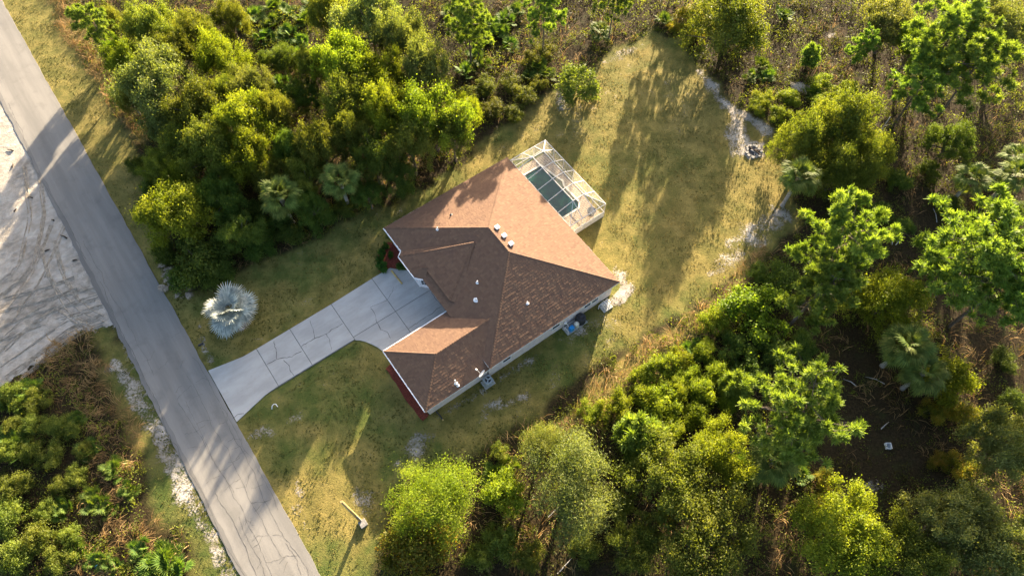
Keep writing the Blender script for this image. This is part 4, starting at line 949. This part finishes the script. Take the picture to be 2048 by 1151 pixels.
broad('oak', 1815, 1100, 100, 7.4, 'olive', 'olive oak wedged between two larger oaks below the clearing')
broad('oak', 1895, 1040, 108, 7.8, 'grey', 'wide grey green oak at the pale end of the clearing')
broad('oak', 2005, 1090, 112, 7.8, 'grey', 'grey green oak in the corner of the wood beyond the clearing')
broad('oak', 2012, 885, 92, 8.0, 'grey', 'rounded grey green oak at the far side of the clearing')
# pines
pine(185, 35, 9.0, 2, 'pine leaning above the road verge at the end of the wood', 1.0)
pine(935, 25, 11.0, 0, 'tall pine with bare trunk above green palmettos', .9)
pine(955, 68, 6.0, 2, 'short pine standing below the tall bare trunked pine', .9)
pine(1090, 18, 10.0, 1, 'pine with vine wrapped trunk near the tip of the lawn', .8)
pine(1230, -5, 9.0, 3, 'pine at the back of the brush above the round palmetto', .9)
pine(1725, 85, 6.4, 2, 'small pine at the sandy gap beside the bright lime tree', 1.0)
pine(1905, 70, 14, 1, 'large pine rising behind the bright lime tree', 1.0)
pine(1955, 130, 13.5, 3, 'large pine standing over the dark shaded floor', 1.0)
pine(1850, 160, 10.0, 0, 'large pine leaning beside the bright lime tree', 1.15)
pine(1688, 470, 15, 0, 'tall slender pine crown above the tan grass bank', .85)
pine(1640, 575, 11.5, 2, 'lower shaggy pine just in front of the tall slender pine', 1.05)
pine(1965, 505, 15.0, 1, 'wide pine with bare limbs over the leaf strewn floor', 1.12)
pine(2015, 560, 13.0, 3, 'pine crown close beside the wide bare limbed pine', 1.1)
pine(1880, 545, 9.0, 3, 'open pine with separate tufted branches by the wide pine', .75)
pine(1597, 825, 13.0, 3, 'round crowned bright pine between palm and tan grass bank', 1.1)
pine(1475, 772, 3.6, 4, 'young pine sapling among the yellow shrubs', 1.0)
pine(1280, 872, 5.0, 4, 'single tufted young pine beside the feathery trees', 1.0)
pine(1625, 105, 3.0, 4, 'small pine sapling on the sunlit slope behind the lawn', .9)
for px, py, h, k2, lb in [(1342, -8, 8.5, 2, 'slender pine just beyond the sandy tip of the back lawn'), (1372, 5, 7.0, 0, 'slender pine beside the golden brown shrubs at the lawn tip')]:
    q_ = pine(px, py, h, k2, lb, .8, None, 0.0)
# palms
palm(560, 392, 5.2, 'cabbage palm nearest the house driveway in the dark wood', nfr=32, scale=1.25)
palm(680, 362, 5.2, 'cabbage palm beside the oaks nearest the back of the house', nfr=30, scale=1.15)
palm(1600, 352, 5.6, 'leaning cabbage palm with bare trunk on the sandy lawn edge', nfr=34, scale=1.2, lean=(.15, .1))
palm(1945, 358, 4.6, 'left one of two cabbage palms beyond the shaded oak' if False else 'cabbage palm beside the dark shaded tree', nfr=28, scale=1.1)
palm(2030, 350, 5.0, 'cabbage palm behind the wide bare limbed pine', nfr=28, scale=1.15)
palm(2030, 312, 4.2, 'smaller cabbage palm growing behind another palm', nfr=24, scale=.9)
palm(1815, 690, 5.4, 'taller one of the twin cabbage palms below the yellow tree', nfr=34, scale=1.3)
palm(1848, 745, 4.4, 'lower one of the twin cabbage palms by the yellow shrub', nfr=32, scale=1.2)
palm(1550, 918, 4.8, 'dark cabbage palm with long drooping fronds below the round pine', nfr=32, scale=1.3)
palm(462, 622, 2.5, 'silver blue fan palm on the front lawn beside the driveway', 'bis', 32, 1.42, 'silver', 'silver_fan_palm', lean=(-.5, .9), dead=2, emin=-32, emax=62)
palm(1200, 66, .6, 'round green palmetto clump in the dark brush behind the lawn', 'cab', 40, .82, 'palm', 'palmetto_clump', cat='palmetto', emin=2, emax=85)
# dead fronds by the road
df = empty('dead_frond_pile', (*G(345, 580)[:2], 0), 'pile of dry grey palm fronds lying at the road edge', 'frond pile')
rs = random.Random(4)
for i in range(16):
    p = G(rs.uniform(326, 368), rs.uniform(555, 605))
    q = bpy.data.objects.new('dead_frond', rs.choice(FR['cab'])); COL.objects.link(q); q.parent = df
    pb2 = G(325+i*2.8, 548+i*3.4+rs.uniform(-8, 8)); q.location = (pb2[0]-df.location.x, pb2[1]-df.location.y, .1+.05*(i % 5)); q.rotation_euler = (rs.gauss(0, .4), rs.uniform(-.2, .1), rs.uniform(0, 6.3)); s = rs.uniform(.6, .8); q.scale = (s, s, s); set_mat(q, M['frond_dead'])
# dead snag
sp = G(1752, 275, 3.0); sg_ = empty('dead_snag', (sp[0], sp[1], -.03), 'pale dead tree trunk poking up beside the olive oaks', 'dead tree')
MB().tube([(sp[0], sp[1], -.03), (sp[0]+.05, sp[1], 3.2), (sp[0], sp[1], 6.6)], [.13, .10, .05], 8).build('trunk', M['twig'], sg_); MB().tube([(sp[0], sp[1], 5.0), (sp[0]+.5, sp[1]-.2, 5.6)], [.04, .015], 5).build('branch', M['twig'], sg_)

# shrubs: banks of look-alikes share a label within each bank
def bank(items, kind, mat, label, group):
    for px, py, r, h in items: broad(kind, px, py, r, h, mat, label, group)
bank([(1230, 812, 42, 2.2), (1325, 805, 50, 2.6), (1325, 738, 40, 2.2), (1400, 780, 42, 2.4), (1285, 750, 30, 1.7), (1285, 790, 34, 2.2), (1365, 745, 34, 2.0), (1390, 830, 36, 2.2), (1455, 800, 30, 2.0), (1360, 715, 30, 1.8), (1350, 780, 34, 2.2), (1430, 745, 34, 2.0), (1180, 820, 30, 1.5), (1260, 850, 34, 2.0), (1340, 860, 36, 2.2)], 'shrub', 'yellow',
     'sunlit yellow green shrub on the bank below the tan grass', 'yellow shrubs on the bank')
bank([(1428, 640, 38, 2.2), (1410, 700, 30, 1.8)], 'shrub', 'yellow', 'rounded yellow shrub at the foot of the bright vine mound', 'yellow shrubs by the vines')
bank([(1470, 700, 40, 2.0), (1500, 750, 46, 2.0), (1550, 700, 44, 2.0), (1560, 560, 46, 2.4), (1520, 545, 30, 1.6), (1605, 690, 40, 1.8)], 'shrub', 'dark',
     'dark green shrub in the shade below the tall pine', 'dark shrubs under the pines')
bank([(1525, 195, 26, 1.4), (1515, 215, 22, 1.2), (1580, 195, 30, 1.5), (1640, 165, 30, 1.6), (1665, 190, 26, 1.4), (1560, 230, 26, 1.4), (1640, 205, 24, 1.4), (1700, 175, 24, 1.4)], 'shrub', 'yellow',
     'low golden green shrub behind the sandy corner of the lawn', 'golden shrubs behind the lawn')
bank([(1020, 165, 34, 1.5), (970, 170, 30, 1.4), (1050, 190, 32, 1.5), (985, 215, 32, 1.5), (1030, 225, 28, 1.3), (1075, 165, 22, 1.3), (930, 190, 30, 1.6), (1090, 100, 30, 1.6), (1060, 120, 24, 1.5)], 'shrub', 'under',
     'low brown green shrub in the brush between wood and back lawn', 'brush shrubs by the back lawn')
bank([(1380, 30, 30, 1.8), (1350, 50, 20, 1.3), (1395, 70, 22, 1.3)], 'shrub', 'rust', 'golden brown shrub at the tip of the back lawn', 'golden brown shrubs at the lawn tip')
bank([(30, 970, 40, 1.9), (15, 1035, 44, 2.0), (75, 1075, 44, 2.0), (30, 1110, 46, 2.1), (120, 1115, 36, 1.7), (60, 900, 30, 1.4), (15, 900, 30, 1.6), (90, 1020, 30, 1.4), (140, 1070, 28, 1.4)], 'shrub', 'olive',
     'olive shrub in the thicket across the road', 'olive shrubs across the road')
bank([(75, 800, 30, 1.3), (110, 850, 34, 1.3), (95, 910, 34, 1.4), (60, 850, 30, 1.3), (150, 950, 28, 1.2), (20, 790, 34, 1.5), (140, 860, 26, 1.1), (25, 850, 26, 1.3), (120, 970, 26, 1.2), (165, 900, 24, 1)], 'shrub', 'olive',
     'low broad shrub between the palmettos across the road', 'low shrubs across the road')
bank([(310, 370, 34, 2.0), (290, 420, 30, 2.0), (330, 505, 36, 2.2), (360, 555, 34, 2.0), (270, 330, 26, 1.6), (440, 545, 40, 1.8), (520, 490, 40, 1.8), (580, 465, 38, 1.6), (640, 440, 36, 1.6), (560, 450, 34, 1.8), (690, 415, 30, 1.4), (520, 420, 38, 2.2)], 'shrub', 'dark',
     'dark leafy shrub along the ragged front edge of the wood', 'shrubs along the wood edge')
bank([(1240, 1010, 36, 2.0), (1000, 1080, 44, 2.4), (960, 1110, 34, 2.0), (1060, 1110, 40, 2.2), (1170, 1090, 40, 2.0), (1000, 905, 26, 1.6)], 'shrub', 'olive', 'small olive shrub filling gaps between the feathery trees', 'gap shrubs between feathery trees')
bank([(1870, 820, 34, 1.6), (1930, 830, 34, 1.6), (1650, 960, 30, 1.3), (1640, 1000, 24, 1.2), (1920, 930, 34, 1.6), (1880, 920, 26, 1.2)], 'shrub', 'rust', 'brownish shrub at the margin of the shaded clearing', 'brown shrubs round the clearing')
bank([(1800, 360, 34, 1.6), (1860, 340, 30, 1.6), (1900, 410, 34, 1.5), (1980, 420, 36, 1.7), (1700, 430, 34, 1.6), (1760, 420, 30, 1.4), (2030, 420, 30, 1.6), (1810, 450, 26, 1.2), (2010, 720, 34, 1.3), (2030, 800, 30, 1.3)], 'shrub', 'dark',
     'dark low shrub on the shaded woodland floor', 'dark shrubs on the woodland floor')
for px, py, r in [(770, 492, 9), (763, 504, 9), (781, 508, 9), (760, 516, 10), (763, 529, 12), (770, 538, 9), (803, 533, 12)]:
    broad('bedshrub', px, py, r, .75, 'bed', 'small clipped green shrub in the red mulch bed by the front wall', 'shrubs in the mulch bed')
# palmettos
PG = [([(225, 938, 1.1), (190, 1003, 1.1), (178, 990, .9), (260, 978, .9), (215, 1015, .9), (175, 895, 1.1), (150, 840, 1.0), (190, 1120, 1.0), (280, 1100, 1.0), (225, 1128, .9), (120, 1020, 1.0), (150, 1100, 1.0)], 'bright green palmetto in the dry grass across the road', 'palmettos across the road'),
      ([(325, 1125, 1.6), (345, 1140, 1.4), (300, 1140, 1.3)], 'large yellow green palmetto beside the sandy verge', 'palmettos by the verge'),
      ([(40, 800, 1.4), (10, 880, 1.6), (25, 895, 1.4), (55, 775, 1.3), (5, 800, 1.5)], 'bright palmetto at the edge of the sandy lot', 'palmettos by the sandy lot'),
      ([(970, 70, 1.5), (985, 45, 1.5), (1010, 35, 1.4), (950, 110, 1.3), (1000, 60, 1.3), (1030, 20, 1.3), (900, 20, 1.3), (965, 125, 1.2), (1020, 85, 1.2), (930, 140, 1.2)], 'green palmetto below the tall bare trunked pine', 'palmettos under the pine'),
      ([(1075, 130, 1.3), (1095, 145, 1.2), (1060, 150, 1.1)], 'bright green palmetto beside the rounded olive shrub', 'palmettos by the olive shrub'),
      ([(505, 25, 1.5), (540, 40, 1.4), (575, 20, 1.4), (610, 35, 1.4), (480, 45, 1.3), (530, 70, 1.3), (570, 65, 1.3), (600, 80, 1.3), (560, 160, 1.2), (580, 110, 1.3), (545, 10, 1.4), (620, 5, 1.4), (610, 120, 1.2)], 'palmetto in the hollow in the middle of the wood', 'palmettos in the hollow'),
      ([(1525, 128, 1.1), (1535, 150, 1.1), (1505, 150, 1.0), (1625, 185, 1.0), (1330, 38, 1.2), (1570, 25, 1.2)], 'bright green palmetto on the slope behind the back lawn', 'palmettos behind the lawn'),
      ([(990, 950, 1.3), (1000, 975, 1.3), (1015, 935, 1.1), (1470, 920, 1.3), (1490, 950, 1.2), (1390, 700, 1.1), (1600, 945, 1.0)], 'broad leaved palmetto tucked between the lower trees', 'palmettos between lower trees')]
for items, lb, gp in PG:
    for px, py, s in items: palmetto(px, py, s*1.15, lb, gp)

# ------------------------------------------------------------------ undergrowth, dry grass, turf (uncountable)
rg = np.random.default_rng(77)
def scatter(n, x0=-82, x1=82, y0=2, y1=90): return rg.uniform(x0, x1, n), rg.uniform(y0, y1, n)
def in_view(x, y, m=3.0):
    d = y*_f[1]+CAM_H*-_f[2]; return (np.abs(x)*FPX/d < 1024+m*16)
HP = [W(*p)[:2] for p in [(5.4, 23.3), (31, 22.9), (36.6, 31.6), (36.6, 43.7), (13.5, 43.9), (10.5, 41.2), (-9.6, 41.4), (-9.6, 34.1), (5.4, 34.8)]]
def road_mask(x, y): u = x*CY+y*SY; return (u > RU0-.1) & (u < RU1+.1)
def dens(x, y):
    w1 = (fbm(x, y, 3.0, 1)-.5)*2.2
    ln = np.maximum(sdist(x, y, LAWN), np.maximum(sdist(x, y, VERGE), np.maximum(sdist(x, y, LVERGE), sdist(x, y, LOT))))+w1
    return ln
cx, cy = scatter(20000); k_ = in_view(cx, cy) & ~road_mask(cx, cy) & (dens(cx, cy) < -.1); cx, cy = cx[k_], cy[k_]
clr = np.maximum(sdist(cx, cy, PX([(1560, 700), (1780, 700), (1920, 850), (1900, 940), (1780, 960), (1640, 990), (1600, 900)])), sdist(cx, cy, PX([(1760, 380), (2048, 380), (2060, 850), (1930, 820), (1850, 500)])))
k_ = rg.random(len(cx)) < np.where(clr > 0, .34, .92); cx, cy, clr = cx[k_], cy[k_], clr[k_]
cn = fbm(cx, cy, 5, 51); ch = np.where(clr > 0, .35, np.clip(-dens(cx, cy)*.5, .2, 1)*(.35+1.3*np.clip(cn-.3, 0, 1)))*rg.uniform(.6, 1.5, len(cx))
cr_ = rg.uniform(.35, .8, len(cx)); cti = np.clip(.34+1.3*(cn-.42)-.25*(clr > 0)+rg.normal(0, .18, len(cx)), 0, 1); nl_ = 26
P = np.repeat(np.stack([cx, cy, ch*.55], 1), nl_, 0)+rg.normal(size=(len(cx)*nl_, 3))*np.repeat(np.stack([cr_*.55, cr_*.55, ch*.35], 1), nl_, 0)
P[:, 2] = np.abs(P[:, 2])+.02; tint = np.clip(np.repeat(cti, nl_)+rg.normal(0, .14, len(P)), 0, 1)
V, Fa, T = leaf_quads(P, unit(rg.normal(size=(len(P), 3))*.75+np.array([0, 0, .6])), .22, .42, rg, tint)
tag(link('undergrowth', np_mesh('undergrowth', V, Fa, {'tint': T}), None, L['under']), 'low brown and green undergrowth covering the woodland floor', 'undergrowth', None, 'stuff')
def blades(x, y, flow, ln, wd, lift, tint, name, mat, label, cat):
    n = len(x); d = np.stack([np.cos(flow), np.sin(flow), np.zeros(n)], 1); sd = np.stack([-np.sin(flow), np.cos(flow), np.zeros(n)], 1)*wd[:, None]/2
    p0 = np.stack([x, y, np.full(n, -.03)], 1); up = np.array([0, 0, 1.])
    p1 = p0+d*(ln*.40)[:, None]+up*(ln*lift)[:, None]; p2 = p0+d*ln[:, None]+up*(ln*lift*rg.uniform(.2, 1.15, n))[:, None]
    V = np.stack([p0-sd, p0+sd, p1+sd, p1-sd, p1-sd, p1+sd, p2+sd*.15, p2-sd*.15], 1).reshape(-1, 3)
    o = link(name, np_mesh(name, V, np.arange(8*n).reshape(2*n, 4), {'tint': np.repeat(tint, 8)}), None, mat); return tag(o, label, cat, None, 'stuff')
x, y = scatter(420000); k_ = in_view(x, y) & ~road_mask(x, y); x, y = x[k_], y[k_]
wv = (fbm(x, y, 3.0, 1)-.5)*2.4; dd = np.maximum(np.maximum(sdist(x, y, DRY1), sdist(x, y, DRY2)), sdist(x, y, DRY3))+wv
oth = (dens(x, y) < 0) & (fbm(x, y, 3.5, 61) > .56); pr_ = np.where(dd > 0, .95*np.clip(.25+2*(fbm(x, y, 2, 62)-.3), .1, 1), np.where(oth, .16, 0))
k_ = rg.random(len(x)) < pr_; x, y = x[k_], y[k_]
fl = fbm(x, y, 2.4, 63)*14+rg.normal(0, .45, len(x)); tint = np.clip(.45+1.2*(fbm(x, y, 1.5, 64)-.5)+rg.normal(0, .2, len(x)), 0, 1)
blades(x, y, fl, rg.uniform(.6, 1.35, len(x)), rg.uniform(.025, .05, len(x)), rg.uniform(.25, .65, len(x)), tint, 'dry_grass', L['drygrass'], 'tall tan dry grass lying in swirls along road and lawn edges', 'dry grass')
x, y = scatter(300000); k_ = in_view(x, y) & ~road_mask(x, y); x, y = x[k_], y[k_]
w1 = (fbm(x, y, 3.0, 1)-.5)*2.2; ln = np.maximum(sdist(x, y, LAWN), np.maximum(sdist(x, y, VERGE), sdist(x, y, LVERGE)-.4))+w1
k_ = (ln > 0) & (sdist(x, y, HP) < 0) & (rg.random(len(x)) < np.clip(.1+2.4*(fbm(x, y, 1.6, 71)-.36), .04, .9)); x, y = x[k_], y[k_]
tint = np.clip(.35+.9*(fbm(x, y, 5, 72)-.5)+.35*(sdist(x, y, BACK) > -2)+rg.normal(0, .2, len(x)), 0, 1)
blades(x, y, rg.uniform(0, 6.28, len(x)), rg.uniform(.08, .2, len(x)), rg.uniform(.05, .10, len(x)), rg.uniform(.3, .7, len(x)), tint, 'turf_grass', L['turf'], 'short patchy lawn grass around the house', 'grass')
# fallen branches on the shaded floor
GB = 'fallen branches on the woodland floor'
for i, (px, py, ln_) in enumerate([(1785, 470, 2.6), (1800, 480, 1.8), (1750, 760, 2.0), (1700, 765, 1.5), (1870, 430, 2.0), (1640, 1000, 1.6), (1130, 1130, 2.0), (1110, 1020, 1.8), (1770, 850, 1.2), (1680, 735, 1.4)]):
    c = G(px, py, .15); t = rs.uniform(0, 3.1); e = np.array([math.cos(t), math.sin(t), .05])*ln_/2
    o = tag(MB().tube([c-e, c+[.1, .1, .05], c+e], [.06, .045, .015], 6).build('fallen_branch', M['twig']), 'bare grey fallen branch on the shaded woodland floor', 'branch', GB)
for px, py, ln_ in [(127, 473, 1.0), (95, 500, .6), (150, 520, .5), (20, 300, .9), (25, 330, .7), (60, 395, .6), (30, 420, .5), (105, 440, .4)]:
    c = G(px, py, .05); t = rs.uniform(0, 3.1); e = np.array([math.cos(t), math.sin(t), .0])*ln_/2
    tag(MB().tube([c-e, c+[.05, .05, .02], c+e], [.09, .075, .03], 6).build('wood_scrap', M['char']), 'dark scrap of wood lying on the pale sandy lot', 'wood scrap', 'wood scraps on the sandy lot')
